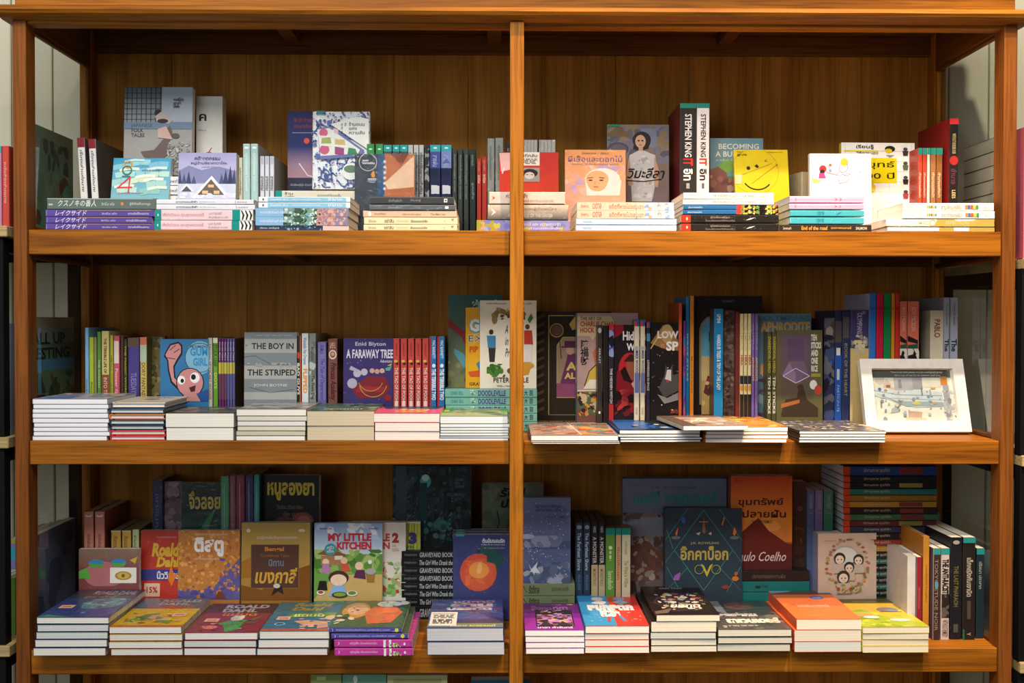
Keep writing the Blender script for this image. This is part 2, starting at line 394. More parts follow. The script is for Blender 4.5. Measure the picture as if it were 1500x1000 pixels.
def visible(px, Y, zb, pyt):
    """fraction of a standing book's height that the stacks before it hide"""
    b = None
    if zb == z1:
        b = 300
        for a_,c_,t_ in ((66,228,290),(228,374,292),(376,514,288),(530,671,288),(700,834,281),(844,991,296),(998,1142,283),(1143,1278,288),(1298,1460,297)):
            if a_ <= px <= c_: b = t_
    elif zb == z2: b = 588 if px < 650 else 611 if px < 1240 else 528
    elif zb == z3:
        if px < 200: b = 803 if Y < .16 else 860
        elif px < 750: b = (None if px < 470 else 776) if (Y >= .205 and pyt < 745) else 881 if 203 < px < 625 else 872
        elif px < 1180: b = 868
        elif px < 1222: b = 778
        elif px < 1290: b = 872
        elif px < 1366: b = 905
    if b is None: return 0.0
    zt, zv = W(px,pyt,Y).z, W(px,b,Y).z
    return max(0.0, min(.75, (zv-zb)/(zt-zb)))
def F(px0, px1, pyt, Y, zb, t, col, label, art=(), sart=(), h=None, yaw=0, lean=3, hard=False, page='e6dcc6', wrap=False, group=None, roll=0):
    """book standing face out; front face at depth Y"""
    a, b = W(px0, pyt, Y), W(px1, pyt, Y)
    w = (b.x-a.x)/math.cos(math.radians(yaw)); zt = (a.z+b.z)/2
    if h is None: h = (zt-zb)/math.cos(math.radians(lean))
    M = T4((a.x+b.x)/2, Y+t, zb+(.0022 if wrap else .0004)) @ R4(yaw,'Z') @ R4(-lean,'X') @ R4(roll,'Y') @ T4(0,-t/2,0)
    return place(M, w, h, t, col, list(art), list(sart), hard, page, wrap, label, group, None, visible((px0+px1)/2, Y, zb, pyt))
def S(px0, px1, pyt, Y, zb, col, label, sart=(), art=(), w=.13, hard=False, page='e6dcc6', wrap=False, group=None, yaw=0, roll=0):
    """book standing spine out; spine at depth Y"""
    a, b = W(px0, pyt, Y), W(px1, pyt, Y); t = max(.004, b.x-a.x-.0006); h = (a.z+b.z)/2 - zb
    w = min(w, DEP-.004-Y)
    M = T4((a.x+b.x)/2, Y+w/2, zb+(.0022 if wrap else .0004)+abs(math.sin(math.radians(roll)))*t/2) @ R4(yaw,'Z') @ R4(roll,'Y') @ R4(90,'Z')
    return place(M, w, h, t, col, list(art), list(sart), hard, page, wrap, label, group, None, visible((px0+px1)/2, Y, zb, pyt))
ORD = ['topmost','second down','third down','fourth down','fifth down','sixth down','seventh down','eighth down','ninth down']
def stack(mode, px0, px1, Y, zb, pys, dep, books, where, group, seed=0, wrap=False, page='ece6da', jit=.002, hard=False):
    """pys: boundaries from top to bottom at the front edge; books: list top->bottom of dicts"""
    R = random.Random(seed*13+5); pc = (px0+px1)/2
    zs = [W(pc, p, Y).z for p in pys]; sh = zb - zs[-1]; tot = zs[0]-zb; base = zs[0]-zs[-1]
    zs = [zb + (z-zs[-1])*(tot/base) for z in zs]
    for i,bk in enumerate(books):
        p0,p1 = bk.get('x',(px0,px1)); a, b = W(p0, pys[i], Y), W(p1, pys[i], Y)
        L = b.x-a.x; t = zs[i]-zs[i+1]-(.0018 if bk.get('wrap',wrap) else .0004); cx = (a.x+b.x)/2; yy = Y + R.uniform(0,jit) + bk.get('dy',0); ya = bk.get('yaw', R.uniform(-.5,.5))
        zc = (zs[i]+zs[i+1])/2
        d = bk.get('dep',dep)
        if mode == 'L':
            w_,h_ = L,d; M = T4(cx, yy+d/2, zc) @ R4(ya,'Z') @ T4(0,-d/2,0) @ R4(-90,'X')
        else:
            w_,h_ = d,L; M = T4(cx, yy+d/2, zc) @ R4(ya,'Z') @ R4(90,'Z') @ T4(0,-L/2,0) @ R4(-90,'X')
        lab = bk.get('label') or '%s, %s %s' % (bk['d'], ORD[i] if not (i==len(books)-1 and i>1) else 'lowest', where)
        place(M, w_, h_, t, bk['c'], list(bk.get('a',())), list(bk.get('s',())), bk.get('hard',hard), bk.get('page',page), bk.get('wrap',wrap), lab, group)
# ================================================================== ROW 1 (top)
def lines(a,b,c,d,n,col,seed=1,frac=.55):
    """small unreadable print: short word bars laid in n rows"""
    R = random.Random(seed); out = []; rh = (d-b)/n
    for i in range(n):
        u = a
        while u < c-.004:
            l = R.uniform(.03,.10); e = min(c,u+l); out.append(('R',u,b+rh*(i+.2),e,b+rh*(i+.2+frac),col)); u = e+.02
            if R.random()<.12: break
    return out
def sp(*txt, bar=None):
    """spine print: (text,u0,u1,col[,v0,v1])"""
    out = []
    if bar: out += bar
    for q in txt: out.append(('T',q[0],q[1],q[4] if len(q)>4 else .3,q[2],q[5] if len(q)>5 else .7,q[3],.008))
    return out
TEAL = '0f8f86'
whereT = lambda s: 'of the '+s
# --- stacks at the front, spines towards the viewer
purple = ('6a5a9a','5a4796','5a4796'); g = 'stacked paperbacks at the front of the top shelf'
ps = [('R',.01,.15,.012,.85,'cfc6e0'),('T','レイクサイド',.09,.12,.38,.9,'e8e2f2',.004,.3),('T','ฮิงาชิโนะ เคโงะ',.52,.3,.66,.6,'c8c0e0'),('T','ความลับใต้ทะเลสาบ',.76,.3,.95,.66,'d8d0ea'),('R',.3,.86,.97,.97,'b08a78')]
stack('LS',66.5,226,.004,z1,[290,306.5,317,326.7,336],.132,[
 dict(c=('6a7a74','5f6e68','5f6e68'),x=(69,228),d='grey-green paperback with brush lettering on its spine',s=[('R',.012,.35,.05,.5,'b9c0b8'),('T','クスノキの番人',.1,.25,.45,.85,'dfe4da',.006,.2),('T','ฮิงาชิโนะ เคโงะ',.5,.35,.62,.65,'c0c8be'),('E',.69,.5,.014,'d9853f',.16),('T','ผู้พิทักษ์ต้นการบูร',.76,.32,.95,.66,'c8cfc4'),('R',.0,.9,.97,.98,'a5b0a4')]),
 dict(c=purple,d='purple paperback with slanted white spine letters',s=ps), dict(c=purple,x=(67,222),d='purple paperback with slanted white spine letters',s=ps), dict(c=purple,d='purple paperback with slanted white spine letters',s=ps)],
 'of the leftmost top-shelf stack', g, 1)
pk = ('f0d8d8','e9cdd0','e9cdd0')
pks = [('R',0,0,.066,1,TEAL),('E',.033,.5,.006,'e6f0ee',.13),('T','เสียใจด้วยนะ คุณถูกลอตเตอรี่',.08,.3,.5,.72,'d58e96'),('T','มนต์ จันทร์ดี',.55,.55,.68,.8,'b59a9a'),('T','สำนักพิมพ์ ยามเช้า',.55,.2,.75,.42,'b59a9a'),('R',.79,0,.87,1,TEAL),('R',.87,0,1,1,'f2f0ea')]+[('P',[(.885+i*.04,.05),(.9+i*.04,.05),(.915+i*.04,.5),(.89+i*.04,.95),(.878+i*.04,.95),(.895+i*.04,.5)],'1d2023') for i in range(3)]
wh = ('dcdce4','e4e4ea','e4e4ea')
whs = [('T','ฆาตกรรมสีฟ้า',.2,.3,.42,.75,'4a5064',.02),('T','มินาโตะ คานาเอะ',.44,.4,.6,.62,'8a90a0'),('T','สำนักพิมพ์',.83,.35,.93,.6,'8088a0'),('R',.81,.2,.813,.8,'30343c')]
stack('LS',227,371,.004,z1,[292,299,306.8,322,336],.135,[
 dict(c=wh,x=(229.5,372),d='thin white paperback with small dark spine print',s=whs),dict(c=wh,x=(229,373),d='thin white paperback with small dark spine print',s=whs),
 dict(c=pk,x=(227,371),d='pale pink paperback with teal spine ends',s=pks),dict(c=pk,x=(226,369),d='pale pink paperback with teal spine ends',s=pks)],
 'below the snowy village cover', g, 2)
bl = ('b9dcec','f0f2f2','f0f2f2')
bls = [('R',.1,.12,.955,.88,'8cc5e2'),('E',.05,.5,.01,'5a6670',.22),('T','ร้านหนังสือ เล็กๆ',.13,.3,.32,.7,'f4f8fa'),('T','คดีฆาตกรรมหมู่บ้านน้ำแข็ง',.36,.3,.68,.7,'dff0f6'),('T','ยามาดะ',.76,.3,.92,.7,'f4f8fa')]
la = ('9ac4dc','8bb6d4','8bb6d4')
las = [('R',0,0,.4,1,'8ab8dc'),('R',.4,0,.68,1,'3f5a48'),('R',.52,0,.6,1,'6fb8b8'),('R',.66,0,.86,1,'c99a92'),('R',.86,0,1,1,'8c86a4'),('S',.3,0,.7,1,80,.02,['2c4634','4a6a4c','7c9c84','cfe0d8'],4),('S',.66,0,.98,1,50,.016,['b07a78','d8b0a4','9a8090'],5),('T','ทะเลสาบกับบ้านเก่า หลังที่สี่',.05,.35,.34,.7,'eef4f8')]
stack('LS',375,512,.004,z1,[288,296,304.7,317,330,337],.135,[
 dict(c=bl,x=(378.7,513),d='white paperback with a light blue spine panel',s=bls),dict(c=bl,x=(378.7,513),d='white paperback with a light blue spine panel',s=bls),
 dict(c=la,x=(374.6,511),d='blue paperback with a painted garden on the spine',s=las),dict(c=la,x=(374.6,510),d='blue paperback with a painted garden on the spine',s=las),
 dict(c=('303c54','303c54','303c54'),x=(375,511),d='navy and pink paperback',s=[('R',0,0,.72,1,'2e3a52'),('R',.72,0,1,1,'e2c4bc'),('S',.2,0,.7,1,26,.014,['4a6080','8ab0c0','202a3c'],3),('T','ปริศนา เงาจันทร์',.04,.3,.25,.7,'c8d0d8')])],
 'before the blue floral cover', g, 3)
cr = ('ece0b8','ecdfb4','ecdfb4')
crs = [('T','รักเธอ',.05,.3,.13,.7,'a88a4a'),('T','อย่าลืม',.22,.25,.32,.85,'5a4a30'),('T','ฉันออกเดิน',.35,.35,.48,.7,'d0c090'),('T','เรื่องของหนังสือ',.5,.3,.68,.7,'4a4438'),('S',.84,.1,.97,.9,7,.007,['8a8068'],2)]
stack('LS',534,669,.004,z1,[288,299,308.5,318.3,329,338],.135,[
 dict(c=('4a4c4e','3f4142','3f4142'),x=(542,665),d='charcoal paperback with a small white mark on the spine',s=sp(('เมื่อคืนฝันว่า',.22,.38,'8f9294'),('ตื่นอยู่',.48,.6,'8f9294'))+[('R',.88,.25,.92,.75,'e8e8e8'),('R',.89,.4,.91,.6,'3f4142')]),
 dict(c=('6a7076','5c6268','5c6268'),x=(541,667),d='grey plastic-wrapped paperback',s=sp(('เมื่อคืนฝันว่า',.22,.38,'a5aab0'))+[('R',.88,.25,.92,.75,'e8e8e8')],wrap=True),
 dict(c=('e0c0a0','ddbb9c','ddbb9c'),x=(532,669),d='peach paperback with a round white mark',s=[('E',.07,.5,.018,'f0ece4',.36),('T','สวยที่สุด',.12,.3,.24,.7,'8a6a50'),('T','เดียวดายในเมือง',.42,.35,.62,.65,'9a7a60'),('T','The Man I am',.72,.35,.88,.65,'9a7a60')]),
 dict(c=cr,x=(533,670),d='cream paperback with sparse brown spine print',s=crs),dict(c=cr,x=(533,670),d='cream paperback with sparse brown spine print',s=crs)],
 'below the fox cover', g, 4)
stack('LS',700,833,.009,z1,[280,299,321.7,338],.14,[
 dict(c=('d8c2b4','dcc8ba','dcc8ba'),x=(717,828),d='pale pink thick book in loose plastic wrap',s=[('P',[(.03,.3),(.08,.5),(.03,.7),(.05,.5)],'c05a58'),('T','ความทรงจำ',.22,.5,.5,.85,'9a4a44',.02),('T','พิศวงเรื่องเล่าจากวันวานของเรา',.3,.15,.85,.4,'c07a70')],wrap=True),
 dict(c=('8a8078','7a726a','5a5450'),x=(715,833),d='grey and cream thick book in loose plastic wrap',s=[('G',0,0,1,1,'d8c8b4','55504c'),('P',[(.04,.25),(.1,.5),(.04,.8),(.065,.5)],'e8e0d4'),('T','ANOTHER SIDE OF THE LEADER',.25,.15,.8,.4,'c8bcb0'),('T','อีกด้านของผู้นำแห่งโลก',.3,.55,.85,.85,'8a6a5c')],wrap=True),
 dict(c=('9a94b4','8f8cc0','8f8cc0'),x=(698.5,835),d='purple and mustard flower-patterned thick book',s=[('R',0,0,.22,1,'a39a3c'),('S',.08,0,1,1,26,.045,['a8a23c','7d7cc0','8fa0d0','6f68b0','b8b050','a09ac8'],8),('P',[(.03,.1),(.07,.5),(.03,.85),(.09,.75),(.075,.5),(.09,.2)],'f09a90'),('T','เงาดอกไม้ และ ความทรงจำ',.4,.5,.9,.8,'dcd8ec'),('T','เรื่องสั้นร่วมสมัยของนักเขียน',.45,.15,.92,.4,'dcd8ec')])],
 'behind the post, top shelf', g, 5)
ot = ('e8c4a4','e6c8b4','e6c8b4')
ots = [('R',.0,0,.7,1,'e8c6b0'),('R',.7,0,1,1,'b4c6dc'),('S',.6,0,1,1,30,.02,['e8d0c0','8aa4cc','e0a890'],6),('T','นิพพาน',.04,.3,.12,.7,'d07a50'),('T','เวตาล',.16,.2,.25,.85,'cc6a50'),('T','อดีตที่หายไปของเขา',.33,.2,.68,.85,'d0784a',.004)]
lb = ('c8dcee','c4dcf0','c4dcf0')
lbs = [('R',.3,.1,.98,.9,'d2e4f2'),('T','กลางวัน',.07,.35,.16,.7,'8aa8c4')]
stack('LS',845,989,.004,z1,[296,308,320,329,338],.14,[
 dict(c=ot,x=(845,987),d='peach and blue paperback with orange spine letters',s=ots),dict(c=ot,x=(845.5,988),d='peach and blue paperback with orange spine letters',s=ots),
 dict(c=lb,x=(844,991),d='plain pale blue paperback',s=lbs),dict(c=lb,x=(844,991),d='plain pale blue paperback',s=lbs)],
 'below the white headscarf cover', g, 6)
w1 = ('f2ece2','f4efe6','f4efe6')
w1s = [('T','กรุงเทพ',.06,.35,.2,.7,'9a8a80'),('T','THE HUNDREDS FLIGHT TO OUR FRIENDS',.32,.3,.8,.7,'8a5a4a'),('R',.84,.3,.93,.7,'d8c0b0')]
bo = ('2c6a9c','2a6498','2a6498')
bos = [('R',.6,0,1,1,'2a2420'),('R',.56,0,.62,1,'d04030'),('S',.6,0,1,1,34,.022,['d0a040','c05030','5a8a4a','e0c060','1a1a1a'],9),('T','เดินทางรอบโลก',.05,.3,.2,.7,'c0d4e4')]
bw = ('2a2826','24211f','24211f')
bws = [('R',0,0,.1,1,'b03a28'),('E',.06,.5,.01,'e8c0a8',.2),('T','คู่มือพ่อมดแม่มด',.3,.5,.5,.85,'a89c88'),('T','ในบริเวณที่ล้อมรั้ว',.25,.15,.55,.4,'8a8074'),('P',[(.66,.3),(.7,.55),(.76,.7),(.71,.4)],'e8e0d0')]
stack('LS',999,1141,.004,z1,[282,291.5,300,307,314,326.8,339],.135,[
 dict(c=w1,x=(1001,1133),d='white paperback with fine reddish spine print',s=w1s),dict(c=w1,x=(1001,1134),d='white paperback with fine reddish spine print',s=w1s),
 dict(c=bo,x=(1001,1140),d='blue paperback with a colourful spine end',s=bos),dict(c=bo,x=(1001,1141),d='blue paperback with a colourful spine end',s=bos),
 dict(c=bw,x=(998,1141),d='black plastic-wrapped paperback with a red spine end',s=bws,wrap=True),dict(c=bw,x=(998,1141),d='black plastic-wrapped paperback with a red spine end',s=bws,wrap=True)],
 'below the yellow smiley cover', g, 7)
pp = ('eeb4c8','eea8c4','eea8c4'); pps = [('R',.0,.44,1,.48,'d88aa8'),('O',.07,.5,.02,.006,'d0406a',-80,80),('P',[(.6,.2),(.64,.5),(.6,.8),(.625,.5)],'d0406a'),('P',[(.66,.2),(.7,.5),(.66,.8),(.685,.5)],'d0406a')]
te = ('4aa8b4','46a4b2','46a4b2')
stack('LS',1157,1266,.006,z1,[287,297,306.8,317,328,338.5],.135,[
 dict(c=pp,x=(1157,1266),d='pink paperback with crimson curls on the spine',s=pps),dict(c=pp,x=(1157,1266),d='pink paperback with crimson curls on the spine',s=pps,wrap=True),
 dict(c=te,x=(1157,1266),d='teal paperback',s=[('T','ปาฏิหาริย์',.36,.1,.46,.9,'1f6a84'),('P',[(.62,.3),(.66,.6),(.7,.8),(.65,.35)],'24667c')],wrap=True),
 dict(c=te,x=(1157,1266),d='teal paperback',s=[('T','ปาฏิหาริย์',.36,.1,.46,.9,'1f6a84')],wrap=True),
 dict(c=('3a3028','332a24','332a24'),x=(1142,1277),d='black paperback with orange spine lettering',s=[('T','โลกยามค่ำ',.04,.3,.13,.7,'d8c8a8'),('T','End of the road',.24,.25,.52,.8,'e09a3c',.02),('T','สุดปลายถนนสายนี้',.56,.3,.78,.75,'d89a4c'),('T','SALMON',.83,.3,.95,.7,'d8c8b8')])],
 'below the child drawing cover', g, 8)
wc = ('f4efe4','f4eee2','f4eee2')
wcs = [('T','สำนักพิมพ์บ้านเด็ก',.03,.3,.2,.7,'b0a898')]+[('E',.27+.022*i,.5,.011,c,.2) for i,c in enumerate(['d0a040','6aa060','c05a50','e0b040','5a8a9a'])]+[('T','อาณาจักรแห่งสีสัน',.42,.2,.64,.85,'c08a7a',.02)]+[('R',.68+.03*i,.25,.708+.03*i,.75,c) for i,c in enumerate(['c8803c','4a6aa0','c85a40','e0b83c','4a8a5a'])]+[('T','เล่ม ๑',.89,.3,.95,.7,'a09888')]
stack('LS',1300,1457,.006,z1,[297,308.5,319.5,331,338.5],.135,[
 dict(c=wc,x=(1323,1456),d='white paperback with small coloured dots',s=wcs),dict(c=wc,x=(1322,1457),d='white paperback with small coloured dots',s=wcs),
 dict(c=('efe8d8','e8e2d4','e8e2d4'),x=(1298,1457),d='gold and white plastic-wrapped book',s=[('P',[(.45,0),(.47,1),(.62,1),(.66,.8),(.8,.8),(.83,1),(1,1),(1,0)],'b09a4c'),('T','MAD',.3,.25,.4,.75,'c8b48c'),('T','EFFECTION',.55,.25,.76,.75,'c8b88c'),('O',.43,.5,.03,.008,'b8a868')],wrap=True),
 dict(c=('eceae6','e4e4e4','e4e4e4'),x=(1300,1457),d='white plastic-wrapped book',s=[('R',.48,0,.62,1,'a8924a'),('R',.76,0,1,1,'a8924a')],wrap=True)],
 'of the rightmost top-shelf stack', g, 9)
# --- behind, left half
g = 'books standing behind the stacks on the top shelf'
def two(n, xs, top, Y, zb, col, lab, s, grp, **k):
    for i,(a,b) in enumerate(xs): S(a,b,top[i] if isinstance(top,(list,tuple)) else top,Y,zb,col,lab % n[i],s,group=grp,**k)
two(['left','right'],[(120,131),(136.5,147)],[202,204],.165,z1,('5a5650','e6e4e0','5a5650'),'white spine with dark red top, %s one of the leaning pair by the glass',
 [('R',0,0,.16,1,'8a2a30'),('T','เรื่องเล่าแห่งนาง',.2,.3,.9,.72,'5a5a60',.02,.2)],g,w=.16,roll=-3)
F(157,243,230,.142,z1,.012,('6ab4c8','8ac0d0','a0c4cc'),'small sky blue cover with large coloured digits, leaning back at the left',
 [('G',0,0,1,1,'3f9cc0','9cc8c4'),*[('L',[(x_,y_),(x_+.16,y_+.05),(x_+.34,y_+.04)],w_,c_) for x_,y_,w_,c_ in [(.0,.75,.09,'8fc8d4'),(.3,.85,.1,'9cd0d4'),(.62,.8,.1,'7cc0d4'),(.05,.55,.1,'a8d4d0'),(.4,.62,.12,'8cc8d0'),(.64,.55,.1,'b4d8c8'),(.0,.35,.12,'9cccc8'),(.3,.4,.1,'c8dcc0'),(.6,.3,.12,'a0ccc4'),(.1,.14,.1,'b8d8c8'),(.5,.12,.12,'88c0b8'),(.12,.68,.05,'dce8d8'),(.4,.5,.05,'e4ecdc'),(.6,.7,.05,'d8e8dc'),(.05,.25,.05,'dce8d0'),(.55,.42,.05,'e8ecd8'),(.2,.9,.04,'d0e4e0'),(.62,.2,.05,'dce8d0')]],
 ('O',.26,.83,.075,.022,'e0982c'),('O',.25,.68,.088,.024,'3a7a5a'),('L',[(.17,.53),(.31,.53)],.02,'3a7a88'),('L',[(.3,.5),(.12,.24)],.024,'d8384c'),('L',[(.1,.24),(.36,.25)],.024,'d8384c'),('L',[(.31,.5),(.3,.12)],.024,'d8384c'),
 ('T','GEORGE ORWELL',.5,.66,.85,.70,'3a6a8a'),('T','หนึ่งเก้าแปดสี่ ฉบับสมบูรณ์',.1,.08,.55,.12,'c04050')],lean=14,group=g)
jft_z = W(240,258,.2).z
stack('LS',196,300,.17,z1,[258,271.5,285,299,312,325,345],.14,[dict(c='e6e6e8',x=(198,262+38),d='plain white paperback with a thin dark line',s=[('T','ภาพถ่ายเก่า',.45,.3,.75,.7,'50525a'),('R',0,0,1,.06,'55585c')]) for i in range(6)],'below the kimono cover',g,21)
F(180,280,127,.19,jft_z,.018,('a9a9a6','b0aea8','b0aea8'),'tall grey book showing a woman in a kimono by a lattice window',
 [('R',0,0,1,1,'9c9a96'),('G',0,.6,.55,1,'5a6468','8a9094'),('R',.55,.55,1,1,'a6b0ba')]+[('L',[(.04+.07*i,.6),(.04+.07*i,1)],.012,'30383c') for i in range(8)]+[('L',[(0,.63+.06*i),(.55,.63+.06*i)],.009,'3a4246') for i in range(7)]+
 [('R',0,.52,1,.6,'6f8298'),('T','คนญี่ปุ่น\nเขาเล่า\nให้ฟัง',.72,.76,.87,.88,'2c2c2e',.02),('T','JAPANESE\nFOLK\nTALES',.1,.43,.42,.58,'55565a',.01),
 ('P',[(.45,.28),(.62,.44),(.6,.5),(.68,.56),(.72,.46),(.66,.36),(.7,.26),(.55,.16),(.3,.2),(.25,.26)],'6b5a56'),('E',.5,.7,.055,'2e2422'),('E',.56,.63,.09,'cdb5a8',.035),('P',[(.45,.66),(.55,.72),(.72,.62),(.66,.58),(.52,.6)],'b9a9a0'),('E',.57,.61,.08,'3a2c28',.025),('P',[(.5,.42),(.72,.4),(.62,.55),(.5,.52)],'c9a89c'),('E',.76,.44,.06,'5a5250',.03),
 ('S',.62,.02,.98,.38,120,.02,['b8b6b0','6a6662','8a8680'],3)],lean=4,group=g,hard=False)
F(286,325,141,.232,z1,.03,('e0dcd2','d8d4ca','d8d4ca'),'tall white book with a small red figure, behind the folk tale book',[('T','ค',.12,.76,.4,.83,'2a2828',.03),('T','เรื่อง',.1,.66,.4,.68,'9a9590'),('E',.5,.43,.16,'b02c34',.03),('L',[(.25,.42),(.8,.41)],.03,'303030'),('L',[(.5,.46),(.6,.5)],.03,'a02830')],lean=1,group=g)
F(259,344,224,.146,z1,.022,('9c9cc4','b6b2c6','b6b2c6'),'lilac cover with a snowed-in thatched farmhouse and dark firs',
 [('G',0,.35,1,1,'a9a6cc','b9b8d8'),('P',[(0,.6),(.18,.72),(.4,.62),(.7,.7),(1,.6),(1,.35),(0,.35)],'8284ac')]+
 [('P',[(a-.05,.3),(a+.05,.3),(a,.3+b)],c) for a,b,c in [(.02,.35,'3f4668'),(.1,.25,'4c5478'),(.18,.3,'3f4668'),(.27,.2,'4c5478'),(.75,.25,'4c5478'),(.82,.34,'3a4262'),(.9,.42,'333a5a'),(.97,.36,'3f4668')]]+
 [('R',0,0,1,.32,'c9cde0'),('P',[(.28,.08),(.86,.08),(.58,.5)],'dfe2ec'),('P',[(.34,.08),(.8,.08),(.57,.42)],'6a5c50'),('R',.42,.1,.52,.17,'d8b888'),('R',.62,.1,.72,.17,'d8b888'),('R',.52,.24,.62,.3,'d8b888'),('P',[(.02,.15),(.28,.15),(.15,.33)],'e2e5ee'),('P',[(.06,.15),(.24,.15),(.15,.27)],'5a5462'),('S',0,0,1,.12,20,.06,['e4e6f0','d4d8e8'],4),
 ('T','คดีฆาตกรรม',.28,.84,.72,.92,'3a3c66',.01),('T','หมู่บ้านชิราคาวาโกะ',.22,.73,.84,.81,'3a3c66',.01),('T','อายัตสึจิ ยูกิโตะ',.4,.67,.66,.7,'5a5c86')],lean=5,group=g)
S(349.5,355.5,231,.17,z1,('c9c2ac','cfc8b2','c9c2ac'),'narrow beige spine left of the pale green pair',[('T','แสงดาวแห่งศรัทธา',.25,.2,.9,.8,'3a342a')],group=g)
two(['left','right'],[(355.5,366.5),(367,378)],[211,211],.155,z1,('a6a4b0','a4c2bc','a4c2bc'),'pale green spine with a round white mark, %s one of the pair',
 [('R',0,.1,.012,.9,'dfe9e4'),('E',.07,.5,.02,'eef2ee',.3),('T','ฤดูหนาวของเธอ ในแสงแดด',.16,.25,.85,.75,'eef4f0',.005,.2)],g,w=.14)
two(['left','middle','right'],[(380.5,387.3),(387.8,394.4),(394.9,401.6)],[229,229,229],.165,z1,('989894','d0d0d8','c4c4c8'),'lilac-white spine with a dark bar of lettering, %s one of three',
 [('R',.02,.2,.2,.8,'b6b6c2'),('T','ฆาตกรรม',.5,.2,.85,.8,'2c2c34',.02)],g,w=.15)
pile_z = W(450,279,.2).z
stack('LS',403,540,.165,z1,[279,292,306,325,345],.15,[dict(c='d8d0bc',d='beige paperback with a teal spine end',s=[('R',0,0,.07,1,TEAL),('T','ร้าน\nแห่ง',.1,.2,.2,.85,'4a4438'),('T','ความทรงจำอันแสนสั้น',.45,.35,.7,.65,'7a7464')]) for i in range(4)],'supporting the floral cover',g,22)
F(421,505,163,.225,pile_z,.02,('28306a','28306a','28306a'),'dark blue cover with a small orange moon, half hidden by the floral one',
 [('G',0,.16,1,1,'262c62','a8808c'),('R',0,.55,1,1,'262c62'),('G',0,.3,1,.55,'2c3468','9a7c8c'),('R',0,0,1,.17,'2c3040'),('E',.33,.63,.05,'d8543c'),('T','東京海岸',.1,.86,.42,.91,'9a3a52',.01),('T','นกกลางคืนแดนไกล',.1,.79,.6,.845,'9a3a52',.01),('L',[(.08,.73),(.6,.73)],.008,'b8c0d8'),('L',[(.2,.35),(.35,.2),(.5,.17)],.015,'e0dcd8'),('T','นักเขียนญี่ปุ่น ร่วมสมัย',.05,.06,.45,.1,'9aa0ac')],lean=2,group=g)
R_ = random.Random(3); fl = []
for i in range(64):
    a,b = R_.uniform(.02,.98),R_.uniform(.02,.98); th = R_.uniform(0,6.28); pts=[(a,b)]
    for j in range(4): th += R_.uniform(-.7,.7); a=min(.99,max(.01,a+.045*math.cos(th))); b=min(.99,max(.01,b+.032*math.sin(th))); pts.append((a,b))
    fl.append(('L',pts,.02,'4a5a94')); 
fl += [('S',.01,.01,.99,.99,240,.02,['4a5a94','56669c','3e4e88'],31)]
fl += [('E',x_,y_,.045,c_) for x_,y_,c_ in [(.1,.42,'5a6aa4'),(.25,.16,'4a5a94'),(.3,.85,'5a6aa4')]]
F(457,541,165,.2,pile_z,.02,('e6e8ea','d4c8ac','dcdcd4'),'white cover with blue floral scrolls and a box of coloured sweets',
 fl+[('P',[(.32,.83),(.78,.93),(.99,.9),(.99,.5)],'e6e6de'),('T','ร้านขนม\nแห่ง\nความลับ',.64,.7,.92,.86,'2a2c34',.02),('T','ส สี\nที่\nสิ',.5,.7,.6,.85,'4a4c5a'),('P',[(.1,.78),(.33,.8),(.9,.5),(.88,.42),(.14,.37)],'6a74a4'),('P',[(.1,.76),(.3,.78),(.84,.5),(.8,.45),(.15,.42)],'e0ded6')]+
 [('E',.2,.72,.075,'c8607c'),('E',.22,.5,.085,'c8607c'),('P',[(.16,.58),(.34,.58),(.32,.66),(.17,.65)],'9aa85a'),('P',[(.4,.57),(.58,.56),(.57,.63),(.4,.64)],'c8b074'),('P',[(.4,.44),(.56,.43),(.56,.52),(.4,.54)],'9a4a78'),('P',[(.62,.44),(.8,.44),(.76,.51),(.64,.53)],'3a8a5a'),('P',[(.36,.73),(.46,.7),(.46,.76),(.38,.78)],'d8b0c0'),
 ('L',[(.14,.675),(.42,.66)],.02,'e6e6de'),('L',[(.14,.56),(.7,.53)],.02,'e6e6de'),('L',[(.37,.76),(.37,.44)],.02,'e6e6de'),('L',[(.6,.6),(.6,.44)],.02,'e6e6de'),
 ('E',.68,.22,.15,'e8eae4'),('E',.68,.25,.12,'6a8468',.05),('R',.07,.97,.22,1,TEAL)],lean=3,group=g,wrap=True)
# dark + orange cover (plastic wrapped) before the row of narrow spines
F(519,607,227,.146,z1,.018,('3c4450','3c4450','3c4450'),'plastic-wrapped cover, dark with a small fox on the left, orange on the right',
 [('R',0,0,.4,1,'343c46'),('R',.38,0,.52,1,'2c4c74'),('R',.5,0,1,1,'b0643c'),('P',[(.99,.96),(.99,.2),(.55,.14),(.5,.3),(.72,.6)],'dcb896'),('P',[(.6,1),(.9,1),(.78,.72)],'7c4230'),('O',.22,.8,.15,.008,'c8ccd0'),('T','แมว\nกลางคืน',.13,.75,.33,.86,'e4e4e0',.02),('P',[(.27,.5),(.31,.6),(.33,.56),(.34,.45),(.29,.43)],'d88a3c')]+
 [('T','* * * * * *',.47,.12,.53,.85,'dfe4e8',.01,0,1),('R',.22,.38,.36,.4,'c8d0d8'),('R',.22,.35,.36,.36,'c8d0d8'),('R',.24,.3,.34,.33,'8a9098')],lean=3,group=g,wrap=True)
green = ('2f7a3c','2f8a48','2f7a3c')
def teal_top(c, txt='ดวงดาว', tc='d8dcdc'): return [('R',0,0,.13,1,c),('E',.06,.5,.015,'e4f0ee',.22),('T',txt,.22,.25,.62,.75,tc)]
two(['left','right'],[(537,548.5),(550,561.5)],212.5,.175,z1,green,'bright green plastic-wrapped spine, %s one of the pair',[('E',.1,.5,.015,'d8ecd8',.22),('T','ต้นไม้เขียว',.2,.2,.5,.8,'d8ecd8')],g,wrap=True)
